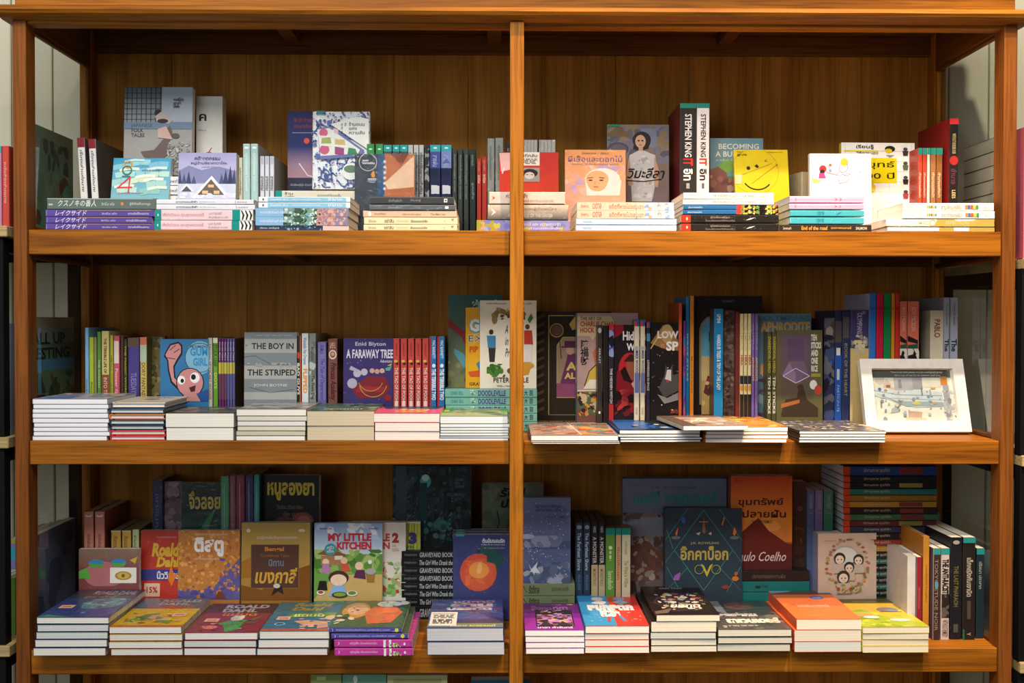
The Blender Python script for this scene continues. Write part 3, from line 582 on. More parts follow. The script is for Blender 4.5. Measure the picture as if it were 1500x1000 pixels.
two(['first','second','third'],[(562,574),(575,585.5),(586,597.5)],212.5,.175,z1,('38443f','48504e','38443f'),'dark teal-topped spine, %s from left behind the fox cover',teal_top('2a9a98'),g)
two(['first','second','third'],[(598,605),(606,613.3),(614,620.7)],212.5,.175,z1,('8a8a88','a0a2a0','8a8a88'),'narrow grey spine with black letters, %s of three by the fox cover',[('R',.0,0,.2,1,'b4b6b4'),('T','เงียบงันยามค่ำคืน',.15,.15,.95,.85,'202224',.02)],g)
S(622,629,213,.175,z1,'4c4c50','narrow dark grey spine left of the deep blue spine',[('S',0,0,1,1,20,.1,['2c3034','8a8c8e'],2)],group=g)
sky_sp = lambda a,b: [('R',0,0,.13,1,'38a0a8'),('R',.13,0,.5,1,a),('R',.5,0,1,1,b),('S',.45,0,.62,1,30,.12,[b,'1c2440'],4),('S',.78,.1,.95,.9,10,.08,['c8c8d0'],3),('T','สายฝน',.2,.25,.42,.75,'aab0d0'),('E',.06,.5,.015,'e4f0ee',.2)]
S(630,645.3,212.5,.175,z1,'39406a','deep blue spine with teal top and dark town silhouette',sky_sp('46508c','262a48'),group=g)
S(646.3,661.4,212.5,.175,z1,'6670a0','lilac blue spine with a mountain and dark town silhouette',sky_sp('7a88b8','262a48')+[('P',[(.36,.1),(.36,.9),(.25,.5)],'5a68a0')],group=g)
two(['first','second','third'],[(662.5,669.7),(670.7,678),(679.2,686.6)],217.5,.175,z1,('3c4440','3a423e','3c4440'),'slim blackish-green spine, %s of three',[('T','คืนหนึ่งในฤดูฝน และเธอ',.12,.25,.9,.75,'8a9488')],g)
S(688,697,219,.175,z1,'2a3430','dark green spine left of the two red spines',[('T','กลางป่า',.1,.25,.3,.75,'8a9488'),('T','ลูกเสือ',.6,.25,.9,.75,'8a9488')],group=g)
two(['left','right'],[(698.6,705.3),(706,713.5)],[232,230],.172,z1,('9a3028','a8382e','9a3028'),'slim brick red spine, %s one of the pair left of the post',[('T','24 ชั่วโมง',.5,.2,.75,.8,'e0c4b0',.02),('T','ความฝัน',.1,.3,.4,.7,'d09080')],g)
two(['left','right'],[(714,724.5),(725.5,737.5)],[204.5,203.5],.172,z1,('7c857c','838c84','7c857c'),'grey-green plastic-wrapped spine, %s one of the pair left of the post',[('T','ความลับของแสง',.15,.3,.8,.7,'4a504a')],g,wrap=True)
S(741,748,210,.18,z1,'2c322e','slim black-green spine just left of the center post',[('T','ราตรี',.1,.3,.4,.7,'9a9e9a')],group=g)
two(['left','right'],[(766,787.5),(789.5,814)],[206.5,206.5],.185,z1,('a09e98','b0aea8','a09e98'),'thick pale grey ribbed spine, %s one of the pair right of the post',[('R',.0,.22*i+.05,1,.22*i+.12,'96948e') for i in range(4)],g,wrap=True)
F(731.5,818.5,223,.150,z1,.02,('c83a2a','c83a2a','c83a2a'),'red cover with a white text panel and a grey portrait, behind the center post',
 [('G',0,0,1,1,'c4302a','d8502c'),('P',[(0,.98),(.22,.98),(.18,.55),(.03,.5)],'e8b8b4'),('L',[(.08,.6),(.05,.45)],.02,'f0e0dc'),('R',.3,.66,.68,1,'ece6dc'),('T','บันทึกลับ',.32,.87,.64,.96,'2a2624',.02)]+lines(.34,.69,.64,.84,4,'6a625c',5)+[('R',.36,.24,.68,.6,'9a9490'),('E',.52,.46,.13,'2c2624',.11),('E',.51,.4,.085,'d0c4bc',.09),('L',[(.45,.42),(.49,.42)],.012,'3a3230'),('L',[(.53,.42),(.57,.42)],.012,'3a3230')],lean=4,group=g)
F(828,917,221,.146,z1,.02,('e0a078','dc9c74','dc9c74'),'orange and lilac cover with a girl in a white headscarf',
 [('G',0,0,1,1,'e0985c','e8b09c'),('S',0,.1,1,.7,30,.1,['e8b4a0','c8a0b8','e8a878','dca08c','b89ab8'],6),('T','นิพพานฯ / เขียน',.28,.91,.72,.96,'5a4a44'),('T','ผีเสื้อและดอกไม้',.05,.76,.95,.89,'6a5a84',.012),('T','รางวัลหนังสือดีเด่นแห่งชาติ ประจำปี',.1,.7,.88,.74,'7a6a64'),
 ('E',.62,.42,.29,'f0dcd4',.22),('P',[(.33,.45),(.36,.1),(.9,.1),(.93,.4)],'eedad2'),('E',.53,.42,.19,'e8a878',.17),('E',.53,.36,.17,'e8a878',.18),('E',.42,.4,.035,'3a2824',.014),('E',.6,.4,.035,'3a2824',.014),('L',[(.37,.44),(.46,.455)],.012,'4a3430'),('L',[(.56,.455),(.65,.44)],.012,'4a3430'),('L',[(.47,.27),(.55,.265)],.014,'b0503c'),('L',[(.5,.38),(.49,.32)],.008,'c08058')],lean=3,group=g,wrap=True)
F(890,981,182,.2,z1,.02,('6c6468','6a5c60','6a5c60'),'grey painted cover with a young woman in a pale sleeveless dress',
 [('G',0,0,1,1,'7c6c58','6a5a60'),('S',0,.5,1,1,60,.1,['5a5a68','7a6a4c','6a6470','6c6a78','54505c'],9),('P',[(0,.88),(.2,.97),(.4,.86),(.38,.84),(0,.84)],'6a5638'),('E',.18,.68,.17,'4c444c',.09),('E',.18,.67,.14,'5c545c',.075),('R',.55,.7,.8,.95,'6c7286'),
 ('E',.56,.8,.15,'2c2422',.11),('P',[(.44,.78),(.42,.68),(.5,.66),(.66,.68),(.7,.76)],'2c2422'),('E',.54,.78,.085,'b89478',.085),('R',.51,.64,.58,.71,'b08c70'),('P',[(.36,.6),(.5,.66),(.6,.66),(.78,.6),(.8,.3),(.72,0),(.4,0),(.38,.3)],'b4b0ae'),('P',[(.36,.6),(.3,.35),(.35,.2),(.42,.22),(.38,.4)],'b08c70'),('P',[(.76,.6),(.84,.4),(.82,.18),(.76,.2),(.76,.42)],'b08c70'),('S',.4,.05,.74,.6,40,.03,['9a9698','c4c0bc'],3),('E',.51,.79,.018,'3a2a24',.01),('E',.57,.79,.018,'3a2a24',.01),('L',[(.52,.735),(.56,.735)],.012,'8a4a40'),
 ('T','วิมะลีลา',.32,.3,.93,.44,'241c1c',.02,.3),('L',[(.32,.27),(.6,.26),(.88,.29)],.016,'241c1c'),('T','แก้วเก้า',.6,.19,.75,.24,'d0c8c0'),('R',.05,.97,.2,1,'2a7a5c')],lean=3,group=g)
S(996,1020.4,151.5,.16,z1,('7a2a34','38322f','6e2630'),'very tall black spine with a teal top and white lettering',[('R',0,0,.054,1,'2a8a78'),('T','STEPHEN KING',.12,.3,.6,.72,'e8e4de',.02),('T','IT',.615,.2,.695,.8,'c83a30',.04),('T','อิท',.73,.22,.86,.78,'ece8e2',.03),('R',.89,.4,.95,.6,'a8a49e')],w=.15,group=g)
S(1020.9,1039.6,151.5,.16,z1,('e4ddd4','e2dcd6','e4ddd4'),'very tall white spine with a teal top and black lettering',[('R',0,0,.054,1,'2a8a78'),('T','STEPHEN KING',.12,.3,.6,.72,'38322f',.02),('T','IT',.615,.2,.695,.8,'c83a30',.04),('T','อิท',.73,.22,.86,.78,'2c2826',.03),('R',.89,.4,.95,.6,'6a6662')],w=.15,group=g)
F(1041,1119,202.5,.21,z1,.02,('6c8a90','6c8a90','6c8a90'),'grey-blue cover with cream hand-drawn lettering over green hills',
 [('R',0,.55,1,1,'6f8f98'),('R',0,0,1,.55,'5a8a3c'),('S',0,.3,1,.62,26,.1,['6f8f98','4f8a34','7aa04c'],5),('P',[(0,0),(0,.42),(.15,.48),(.3,.38),(.36,.2),(.5,.35),(.8,.36),(1,.3),(1,0)],'8a5a50'),('S',0,0,1,.38,30,.07,['9a6a58','7a4a48','b08a74'],6),('T','BECOMING',.16,.8,.92,.9,'dcd4c0',.02),('T','A BUTTERFLY',.1,.66,.98,.76,'dcd4c0',.02),('T','ลาร์ส ชาร์มเบลิน',.1,.58,.9,.62,'b8c0b4')],lean=2,group=g)
F(1080,1160,217.5,.148,z1,.012,('cdb81c','cdb81c','cdb81c'),'bright yellow cover with a thinly drawn smiling face, leaning back',
 [('O',.38,.5,.44,.006,'8a7c20'),('O',.42,.42,.3,.026,'2c2a18',215,320),('E',.26,.57,.035,'2c2a18'),('P',[(.37,.62),(.42,.66),(.46,.6),(.42,.57)],'2c2a18'),('L',[(.0,.35),(.7,.68)],.006,'6a6020'),('L',[(.3,.2),(.8,.66)],.006,'6a6020'),('T','£',.56,.72,.62,.78,'9a5a20'),('T','Y',.76,.6,.81,.66,'9a5a20'),('P',[(0,.42),(.14,.42),(.12,.2),(0,.2)],'c8bc8c'),('T','วิชา',.06,.93,.16,.96,'5a5218'),('T','วิธีใช้ตู้เย็นที่ถูกต้อง',.62,.92,.9,.95,'5a5218')]+lines(.06,.84,.24,.9,3,'6a6020',4),lean=11,group=g)
S(1164,1188,252,.2,z1,'c4b48c','beige thick book turned to show ridged page edges',[('R',0,.1*i,1,.1*i+.03,'9a8a64') for i in range(1,10)],w=.12,yaw=12,group=g,page='c8b890')
F(1187.5,1277.5,225,.138,z1,.014,('ece8e4','ece8e4','ece8e4'),'white cover with loose child-like line drawings',
 [('S',.0,.0,1,1,30,.12,['ece8e6','e6e2e4','f0ecea'],1),('E',.8,.89,.13,'b8c8dc',.04),('E',.56,.8,.065,'d8b83c'),('L',[(.5,.76),(.47,.62),(.52,.55),(.6,.6),(.62,.7),(.6,.76)],.01,'6a6c80'),('L',[(.48,.58),(.42,.5),(.5,.48)],.008,'7a7c90'),('L',[(.58,.56),(.66,.52),(.6,.48),(.52,.52)],.008,'7a7c90'),('E',.21,.64,.06,'c03a3c'),('E',.2,.57,.04,'3a2c34'),('P',[(.15,.54),(.23,.54),(.26,.42),(.14,.42)],'d04a78'),('L',[(.27,.56),(.42,.5)],.008,'b04a50'),('E',.33,.73,.025,'c86a50',.03),('L',[(.3,.7),(.34,.6)],.01,'8a90b0'),('E',.33,.6,.025,'8a92b4'),('P',[(.03,.42),(.2,.36),(.06,.3)],'e0c85c'),('L',[(.45,.42),(.48,.3),(.6,.34),(.64,.44)],.008,'8a8ca0'),('T','วันที่ฝนตกและเราเดินไปด้วยกัน',.12,.89,.42,.92,'9a96a0'),('O',.84,.52,.05,.006,'7a86b0')],lean=2,group=g,wrap=False)
cells = [('R',.0,.0,1,1,'eeeae0')]
for i in range(6): cells.append(('L',[(.02,.04+.165*i),(.98,.04+.165*i)],.004,'b8b4a8'))
for i in range(4): cells.append(('L',[(.05+.30*i,.02),(.05+.30*i,.98)],.004,'b8b4a8'))
F(1233,1342,209,.2,z1,.014,('eeeae0','d8c020','eeeae0'),'large white cover with small figures in a grid and a yellow title block',
 cells+[('T','เรียนรู้',.2,.89,.44,.97,'2a2824',.02),('R',.04,.855,.5,.875,'e0cc20'),('T','วิธีการของ',.2,.81,.5,.86,'5a564c'),('R',.05,.35,.75,.75,'e2cc18'),('T','กลยุทธ์',.1,.57,.72,.7,'2c2a18',.015),('T','3,000 ปี',.06,.4,.72,.52,'2c2a18',.012),
 ('E',.66,.9,.07,'2a2622',.05),('E',.64,.87,.05,'d8c020',.035),('P',[(.6,.8),(.72,.8),(.66,.76)],'8a867c')]+[q for k_ in range(4) for q in (('E',.87,.9-.23*k_,.03,'4a4640',.025),('P',[(.83,.87-.23*k_),(.91,.87-.23*k_),(.9,.79-.23*k_),(.84,.79-.23*k_)],['3a3834','5a6a50','2c2a28','a03c3c'][k_]))]+[('E',.4,.27,.06,'d8c438')],lean=2,group=g,yaw=2)
cols = [('b8402c','c04630'),('b8402c','b8402c'),('c0b8a8','cac2b4'),('8a5a34','96643c'),('7a4c2c','88562e')]
for i,(a,b) in enumerate([(1345,1351.5),(1352,1357.8),(1358.4,1363),(1363.5,1371.5),(1372,1381)]):
    S(a,b,217,.16,z1,(cols[i][0],cols[i][1],cols[i][0]),['left red-orange slim teal-topped spine near the right glass','right red-orange slim teal-topped spine beside the whitish one','slim whitish spine with a teal top between red and brown','light brown slim spine with a teal top','darker brown slim spine with a teal top beside the tall black book'][i],[('R',0,0,.12,1,'2a8a7a'),('T','ตำนานแห่งป่า',.45,.25,.9,.75,'d8c8b0')],group=g)
S(1391,1404.5,173.5,.14,z1,('8a2020','241f1e','8a2020'),'very tall black spine with gold letters near the right glass',[('R',0,0,.07,1,'c03030'),('E',.5,.5,.055,'a02a2a',.48),('T','WITHOUT BORDER OUR',.18,.3,.42,.7,'b8a468',.02),('T','LEES',.85,.3,.95,.7,'c8b478'),('T','อำนาจ',.6,.2,.78,.8,'6a3a4a')],w=.16,group=g)
# the black sweep on the red back cover
# ================================================================== ROW 2 (middle)
def thin(n, seed, cols, page='efece8', **k):
    R = random.Random(seed); return [dict(c=R.choice(cols), page=R.choice([page,'e8e6e6','ecebf0','f0ece2']), dep=R.uniform(.95,1)*k.get('dep0',.165)) for i in range(n)]
g = 'book stacks at the front of the middle shelf'
def stk(px0,px1,Y,zb,pys,dep,desc,cols,where,seed,top=(),xs=None,page='efece8',hard=False,wrap=False,topc=None,grp=None,jx=1.5):
    R = random.Random(seed); n = len(pys)-1; bks = []
    for i in range(n):
        c = cols[i] if isinstance(cols,list) else cols
        x = xs[i] if xs else (px0+R.uniform(-jx,jx), px1+R.uniform(-jx,jx))
        bks.append(dict(c=c,x=x,d=desc if isinstance(desc,str) else desc[i],a=top if i==0 else (),page=page if isinstance(page,str) else page[i]))
    stack('L',px0,px1,Y,zb,pys,dep,bks,where,grp or g,seed,wrap=wrap,hard=hard)
stk(48.5,158,.004,z2,[584,592,598.6,605,612.2,619.3,625.5,632,638.5,645.3],.158,'thin white picture book',('8f9cb4','7a86a0','8a94a8'),'in the middle shelf\'s left corner',31,
 [('R',0,0,1,1,'a9a4b4'),('S',0,0,1,1,60,.12,['6a8ab4','8a7a94','b0a4a8','5a7a9a','c8b4b0','7c6a80'],3),('P',[(.05,.02),(.5,.02),(.45,.3),(.1,.35)],'5a84b4'),('S',.5,.3,1,.9,16,.08,['6a9a4a','c4a8a0'],6)],page='f0eff2')
nv=('2c3a4c',)*3; hc=[('d8ccb4','2c3a4c','2c3a4c'),('44566a','2c3a4c','2c3a4c'),('d07a3c',)*3,nv,nv,('c83a34',)*3,('c83a34',)*3]
hd=['slim hardcover with navy boards','slim hardcover with navy boards','slim hardcover with orange boards','slim hardcover with navy boards','slim hardcover with navy boards','slim hardcover with red boards','slim hardcover with red boards']
stk(160,242,.004,z2,[589,598,606,614,622,629.3,637,644.8],.15,hd,hc,'in the striped middle-shelf stack',32,[('R',0,0,1,1,'d2c6ae'),('E',.5,.5,.16,'8a7a68'),('T','LOG BOOK',.2,.7,.8,.85,'6a5a4c')],hard=True,page='e8e4e0',jx=1.2,xs=[(162.5,242),(160,240),(160,241.5),(160,241),(161.5,240.5),(161,242),(161,242)])
stk(242,342,.004,z2,[604.8,626,645.2],.15,'thick cream-paged paperback',('4a4c48','3c3e3a','3c3e3a'),'in the third middle-shelf stack',33,[('R',0,0,1,1,'54564e'),('S',0,0,1,1,40,.1,['3c403a','6a6c60','888a7a','4c5a48'],5)],page='eae6da')
stk(346,448,.004,z2,[599,609,616.5,624,631,638,645.3],.17,'slim grey-covered paperback',('8a8e92','70757a','70757a'),'in the fourth middle-shelf stack',34,[('R',0,0,1,1,'7c8288'),('R',0,.2,1,.4,'a8a8a0'),('R',0,.6,1,.8,'a8a8a0'),('T','THE BOY IN',.2,.83,.8,.95,'c8c8c0',.02),('S',.1,.0,.9,.6,20,.1,['50565c','8a9094'],2)],page=['e8e4dc','d8d0c0','e0dcd8','d8cfb8','c8c0a8','e8e6e0'],jx=2)
stk(449,547,.004,z2,[601.5,624,645.4],.18,'thick tan-paged paperback',('5c7468','4c6458','4c6458'),'in the fifth middle-shelf stack',35,[('R',0,0,1,1,'4c6a60'),('S',0,0,1,1,50,.09,['5a8478','3a5a50','7a8c6a','c0b080','2c4440'],7),('T','THE FARAWAY',.2,.1,.8,.3,'c8bc94')],page='cdbfa4')
stk(548,643,.004,z2,[605,618.6,632,645.6],.16,'paperback with a pink cover',('d0587a','c85070','c85070'),'on the middle shelf',36,[('R',0,0,1,1,'d85a80'),('P',[(.1,.6),(.9,.55),(1,1),(0,1)],'3c4464'),('S',.3,.05,.8,.6,24,.08,['e0c040','e8a030','f0d8c0'],3),('S',.2,.6,.9,.95,22,.05,['5a6a94','c8a840','8a3040'],8)],page='ece4da')
stk(644,745,.004,z2,[609,620.5,626,630.5,634.5,638.5,642,645.9],.17,'thin glossy magazine',('7c9a5c','98a4b0','98a4b0'),'left of the post, middle row',37,[('R',0,0,1,1,'a8b884'),('R',0,.4,.16,1,'5aa03c'),('R',.9,.4,1,1,'6aa84c'),('S',.15,.2,.9,.95,70,.07,['c8b86c','8aa878','b4c09c','5a8a6a','d8d0a8','a8885c'],4),('R',.02,.55,.1,.8,'d8d040')],page='e9eaf0')
# right half: overhanging stacks
g2 = 'comic stacks overhanging the right half of the middle shelf'
com=('8a6a54','7a4a38','7a4a38')
stk(779,907,-.052,z2,[637,646.5,649.2,652],.28,'wide comic book',com,'just right of the post, middle row',41,
 [('R',0,0,1,1,'a88a80'),('R',0,.86,1,1,'4a4038'),('T','GRIMM FAIRY CITY STORIES',.05,.88,.9,.99,'d09a30',.03),('T','BETTY ADAMS',.55,.76,.85,.84,'e0d4c4',.02),('S',.05,.05,.55,.8,60,.07,['c89a84','8a7c7c','c04a40','7a8a84','d8b09c','e0d0c0'],3),('S',.58,.05,.98,.75,50,.08,['c85a30','d09a4c','5a8a8a','7a5a68','8a6a60'],5),('L',[(.5,.82),(.58,.0)],.012,'ece4dc')],grp=g2,jx=1)
stk(907,1027,-.022,z2,[629.5,636,641,645,649],.235,'wide blue and black comic',('20242c','285a94','20242c'),'second middle-shelf stack right of post',42,
 [('R',0,0,1,1,'24272e'),('P',[(0,0),(.05,1),(.35,1),(.5,.45),(.6,.2),(.3,.05)],'2a5ca0'),('T','EXPLORER',.02,.88,.5,.97,'3a70b4',.03),('S',.2,.1,.8,.5,30,.06,['1c2028','c0c4c8','2a5ca0','101418'],6)],grp=g2)
tmp_z = W(1022,626.5,-.03).z
stk(1034,1155,-.03,z2,[625,632,637,643,649.3],.25,'wide comic book with an orange cover',('d8903c','c87c30','c87c30'),'in the middle shelf',43,
 [('R',0,0,1,1,'d88a3a'),('S',0,0,1,1,50,.1,['e0a04c','c86a30','e8c070','d8583c','8a5a34'],3),('S',.0,.55,.9,.95,26,.07,['5a4a2c','e8b83c','c09030'],4)],grp=g2,xs=[(1037,1155),(1035,1154),(1034,1155),(1034,1153)])
ZT = z2 + (W(967,629.5,-.022).z - W(967,649,-.022).z) + .0006
a_,b_ = W(978,626,-.02), W(1073,619,-.02)
place(T4((a_.x+b_.x)/2+.012, .045, ZT+.0045) @ R4(5,'Z') @ T4(0,-.1,0) @ R4(-90,'X'), b_.x-a_.x, .20, .008, ('a08474','c8b8a0','a08474'),
 [('R',0,0,1,1,'a48a7a'),('R',0,0,.22,1,'5a4c44'),('S',.2,.1,.9,.7,40,.09,['e8ddd0','b89c8c','d8c8bc','7c645c'],3),('L',[(.25,.3),(.6,.7),(.9,.5)],.03,'ece4d8'),('R',.0,.85,1,.97,'705a50')], [], False, 'f0ece4', False, 'loose thin comic with a tan and white cover lying across two stacks', g2)
stk(1171,1298,-.03,z2,[631,636,641,645.5,650.5],.215,'wide comic book with a patterned cover',('6a625c','3c3430','3c3430'),'before the framed picture',44,
 [('R',0,0,1,1,'5c5a60'),('S',0,0,1,1,170,.04,['c8b8a4','4a5a74','b08a5c','2c3038','8a6a50','d8ccb8'],3)],grp=g2)
# --- behind, left half
g = 'childrens books standing behind the stacks, middle shelf left'
YB = .182
L2 = [(124,129.7,480,'7ab4d8','light blue slim spine, first from left',[('T','บ้านสีฟ้า',.7,.3,.95,.7,'3a5a7a')],.15),
 (130.3,137,494,'a8b838','lime green spine, first of its colour from left',[('T','Betsy',.7,.25,.9,.75,'5a6a1c')],.12),
 (137.3,141.3,494,'8a8a5c','narrow olive spine between two green spines',[],.12),
 (142,147.6,486,'5a8c3c','leaf green slim spine beside the cream one',[('T','THE GARDEN',.4,.3,.8,.7,'c8d8a8')],.14),
 (148.4,159.6,485,'d0bc74','cream-yellow spine with a brown lower part',[('R',.62,0,1,1,'8a4c30'),('T','THE TERRIBLE LIFE OF',.1,.3,.6,.7,'3c3424',.02),('T','INTO THE',.66,.25,.95,.75,'d8b8a0',.02)],.14),
 (160.8,165.6,491,'a4ac34','yellow-green narrow spine left of the pink one',[('T','SMALL WORDS',.3,.3,.9,.7,'4a5018')],.12),
 (166,175,492,'c05464','pink spine with a pale top panel',[('R',.08,.1,.42,.9,'d8c8c0'),('T','Pioneer Girl',.5,.25,.95,.75,'e8c0c4')],.12),
 (176.4,180.8,493,'4c3a30','dark brown narrow spine right of the pink one',[],.12),
 (181.2,186,497,'3a3c1c','black-olive narrow spine with yellow letters',[('T','THE MAGIC WORD',.1,.2,.9,.8,'a8a43c')],.12),
 (187,204,495,'463c7c','broad purple spine with a brown top',[('R',0,0,.14,1,'5c443c'),('T','TUESDAYS',.55,.25,.9,.75,'8a82b0')],.13),
 (205,214.8,494,'c8b068','yellow spine with a pale green top',[('R',0,0,.12,1,'c86a4c'),('R',.12,0,.38,1,'a8b89c'),('T','DORY FANTASY',.4,.2,.95,.8,'7c6424',.02)],.14)]
for a,b,tp,c,lab,s,ww in L2: S(a,b,tp,YB,z2,(c if c!='c8b068' else '6a6438',c,c),lab+', middle row',s,w=ww,group=g)
F(215.5,236,494,.21,z2,.012,('70683c',)*3,'olive cover with dark figures partly hidden by the blue comic cover',[('S',0,0,1,1,40,.2,['5a5430','8a8048','4a4428','3c3c24'],3)],group=g)
F(234,305,497,.176,z2,.012,('2f6c9c','3a74a0','2f6c9c'),'bright blue comic cover with a pink cartoon child raising a fist',
 [('R',0,0,1,1,'3474a4'),('E',.82,.7,.3,'7cb0cc',.27),('O',.82,.7,.31,.012,'1c2c3c'),('T','THE GUMAZING',.6,.86,.98,.9,'1c3c5c',.02),('T','GUM',.62,.73,.98,.86,'2f8cc0',.03),('T','GIRL',.68,.57,.98,.7,'2f8cc0',.03),
 ('P',[(.1,.78),(.2,.92),(.38,.96),(.46,.9),(.46,.76),(.36,.64),(.3,.55),(.32,.38),(.46,.26),(.4,.16),(.22,.3),(.16,.5),(.14,.66),(.08,.72)],'1c1c20'),('P',[(.13,.78),(.22,.9),(.38,.93),(.43,.88),(.43,.78),(.34,.67),(.27,.56),(.29,.38),(.42,.27),(.4,.2),(.25,.32),(.19,.5),(.17,.66),(.11,.74)],'cc8a88'),('L',[(.2,.82),(.32,.9)],.014,'3a2428'),('L',[(.28,.78),(.4,.84)],.014,'3a2428'),('L',[(.14,.7),(.32,.68)],.014,'3a2428'),
 ('E',.62,.3,.29,'1c1c20',.24),('E',.62,.3,.27,'cc8a88',.225),('E',.44,.34,.08,'f0ece8',.07),('E',.72,.38,.1,'f0ece8',.085),('E',.46,.33,.035,'18181c',.035),('E',.69,.39,.05,'18181c',.045),('P',[(.6,.22),(.74,.26),(.72,.16),(.64,.15)],'4a1c24'),('P',[(.5,.1),(.9,.12),(1,0),(.44,0)],'cc8a88'),('P',[(.75,.12),(1,.2),(1,0),(.84,0)],'28508c')],group=g,lean=1)
G2 = [(304.5,311,495,'b8bcb0','greenish white spine right of the blue comic cover',[('T','Harriet SPY',.1,.25,.5,.75,'6a6c64'),('T','SCARY WOODS',.5,.2,.97,.8,'a05a4c',.01)]),
 (312,319,495,'6a9a34','lively green spine with yellow lettering',[('T','STUCK LEAF',.1,.15,.45,.85,'384c18',.03),('T','DOTS',.55,.2,.8,.8,'c8d06c'),('R',0,0,.08,1,'d8d8b0')])]
for a,b,tp,c,lab,s in G2: S(a,b,tp,YB,z2,c,lab+', middle row',s,w=.13,group=g)
for i in range(6):
    a = 320+i*4.05; pur = i<3
    S(a,a+3.8,496,YB,z2,('4c4a44' if i==5 else '5c2c5a','6a2c68' if pur else '5a5690','5c2c5a'),'slim %s spine with yellow band, %s of three'%(('magenta','first') if i==0 else ('magenta','second') if i==1 else ('magenta','third') if i==2 else ('blue-violet',['first','second','third'][i-3])),[('R',.38,0,.62,1,'b0a43c' if i%2 else 'c8b444'),('R',.56,0,.97,1,'6a3a54' if pur else '54588c'),('T','Amelia Maine',.05,.2,.35,.8,'c8b8d0')],w=.13,group=g)
F(357,434,487.5,.174,z2,.02,('84888a','70767a','84888a'),'grey and white striped cover with bold black title words',
 [('R',0,0,1,1,'7e8486'),('R',0,.7,1,.905,'a8a8a2'),('R',0,.32,1,.515,'a8a8a2'),('R',0,.02,1,.13,'a8a8a2'),('T','THE BOY IN',.14,.755,.94,.845,'202224',.02),('T','THE STRIPED',.06,.37,.98,.46,'202224',.02),('T','JOHN BOYNE',.18,.2,.82,.25,'c4c6c2',.02),('T','A NEW YORK TIMES BESTSELLER',.18,.945,.9,.965,'b8bab8'),
 ('L',[(.0,.64),(.2,.66),(.5,.54),(.9,.53)],.006,'50504c'),('L',[(.1,.2),(.5,.12),(.95,.17)],.006,'50504c'),('L',[(.02,.8),(.06,.82)],.01,'50504c'),('S',.0,.5,1,.56,12,.05,['9c9c94'],3)],group=g,lean=2)
G3 = [(434,441,491.6,'2e2a28','black spine with orange edge and white title letters, right of striped cover',[('R',0,.75,1,1,'c85a24'),('T','BAD GUYS',.42,.1,.9,.7,'e0dcd6',.03),('E',.3,.4,.05,'b8442c',.35)]),
 (441.6,452,488.3,'dcdcd8','white spine with blue and orange lettering',[('T','Wendelin Van Draanen',.06,.25,.46,.75,'3a7ab0',.01),('T','FLIPPED',.52,.2,.88,.8,'e0902c',.03)]),
 (452.8,462.5,488.3,'9ca09a','mottled grey-white spine with black script',[('S',0,0,1,1,40,.1,['b8bcb4','848a84','6c726c'],4),('T','MACLACHLAN',.2,.3,.4,.7,'3a3c3a'),('T','The Poets Dog',.62,.2,.97,.8,'202220',.02)]),
 (465,478,501,'6a64a0','violet spine with a pale border',[('R',.02,.06,.98,.94,'7870a8'),('T','DICAMILLO',.05,.3,.2,.7,'3a3468'),('T','The Tale of Despereaux',.28,.2,.98,.8,'443e74',.01,.3)]),
 (480.3,494.3,496.6,'7c4a40','brown spine with an oval portrait and gold script',[('T','HALE',.06,.2,.15,.8,'d0b8a0',.01),('E',.25,.5,.075,'d8ccb8',.42),('E',.25,.5,.055,'8a5a44',.3),('E',.24,.5,.03,'c89a7c',.18),('T','Princess Academy',.38,.1,.98,.9,'2c1814',.01,.3)])]
S(458,474,487.5,.314,z2,'3c2f2c','dull dark brown spine behind the violet spine, middle row',[],w=.09,group=g)
for a,b,tp,c,lab,s in G3: S(a,b,tp,YB,z2,('4c2c30' if c=='7c4a40' else c,c,c),lab+', middle row',s,w=.13,group=g)
F(502.5,575.5,496,.178,z2,.02,('3a3168','3a3168','3a3168'),'deep violet cover with hand-drawn white title over a red flying sleigh',
 [('R',0,0,1,1,'3c3268'),('S',0,0,1,1,50,.012,['a8a4c8','6a64a0'],5),('T','Enid Blyton',.24,.86,.85,.94,'cfcadf',.01),('T','A FARAWAY TREE',.06,.68,1,.82,'dcd8e6',.025),('T','Adventure',.74,.61,.98,.66,'c8c4d8'),
 ('P',[(.15,.2),(.3,.04),(.8,.06),(.95,.2),(.85,.38),(.5,.4),(.3,.28)],'7c2430'),('P',[(.25,.14),(.8,.14),(.85,.22),(.3,.24)],'9a2c34'),('O',.6,.28,.28,.014,'b89a3c',190,350),('O',.55,.36,.26,.012,'b89a3c',200,340),('E',.18,.28,.1,'b0a8bc',.08),('E',.28,.44,.08,'b8b0c4'),('E',.42,.46,.07,'b8b0c4'),('P',[(.15,.56),(.3,.5),(.28,.46),(.12,.5)],'b0a8bc'),('E',.58,.48,.05,'c8a088'),('E',.68,.47,.05,'c89888'),('E',.78,.48,.05,'c8a890'),('P',[(.84,.52),(.98,.56),(.94,.48),(.86,.48)],'5a9aa0'),('P',[(.88,.56),(.98,.6),(.96,.56)],'c8b83c'),('E',.9,.05,.07,'8a2430')],group=g,lean=2)
for i,(a,b) in enumerate([(576,585.4),(586.6,596.2),(597.4,606.8),(608,617.3),(618.5,628)]):
    S(a,b,496,.176,z2,('b8403a','c04a42','a83830'),'coral red spine with white capitals, %s from left of five'%['first','second','third','fourth','fifth'][i],[('T','Benjamin Hoff',.08,.3,.28,.7,'8a2a2a'),('E',.36,.4,.02,'d8b04c',.3),('E',.4,.6,.02,'3a2a24',.25),('T','THE TAO OF POOH',.46,.22,1,.78,'e8ccc4',.02)],w=.12,group=g)
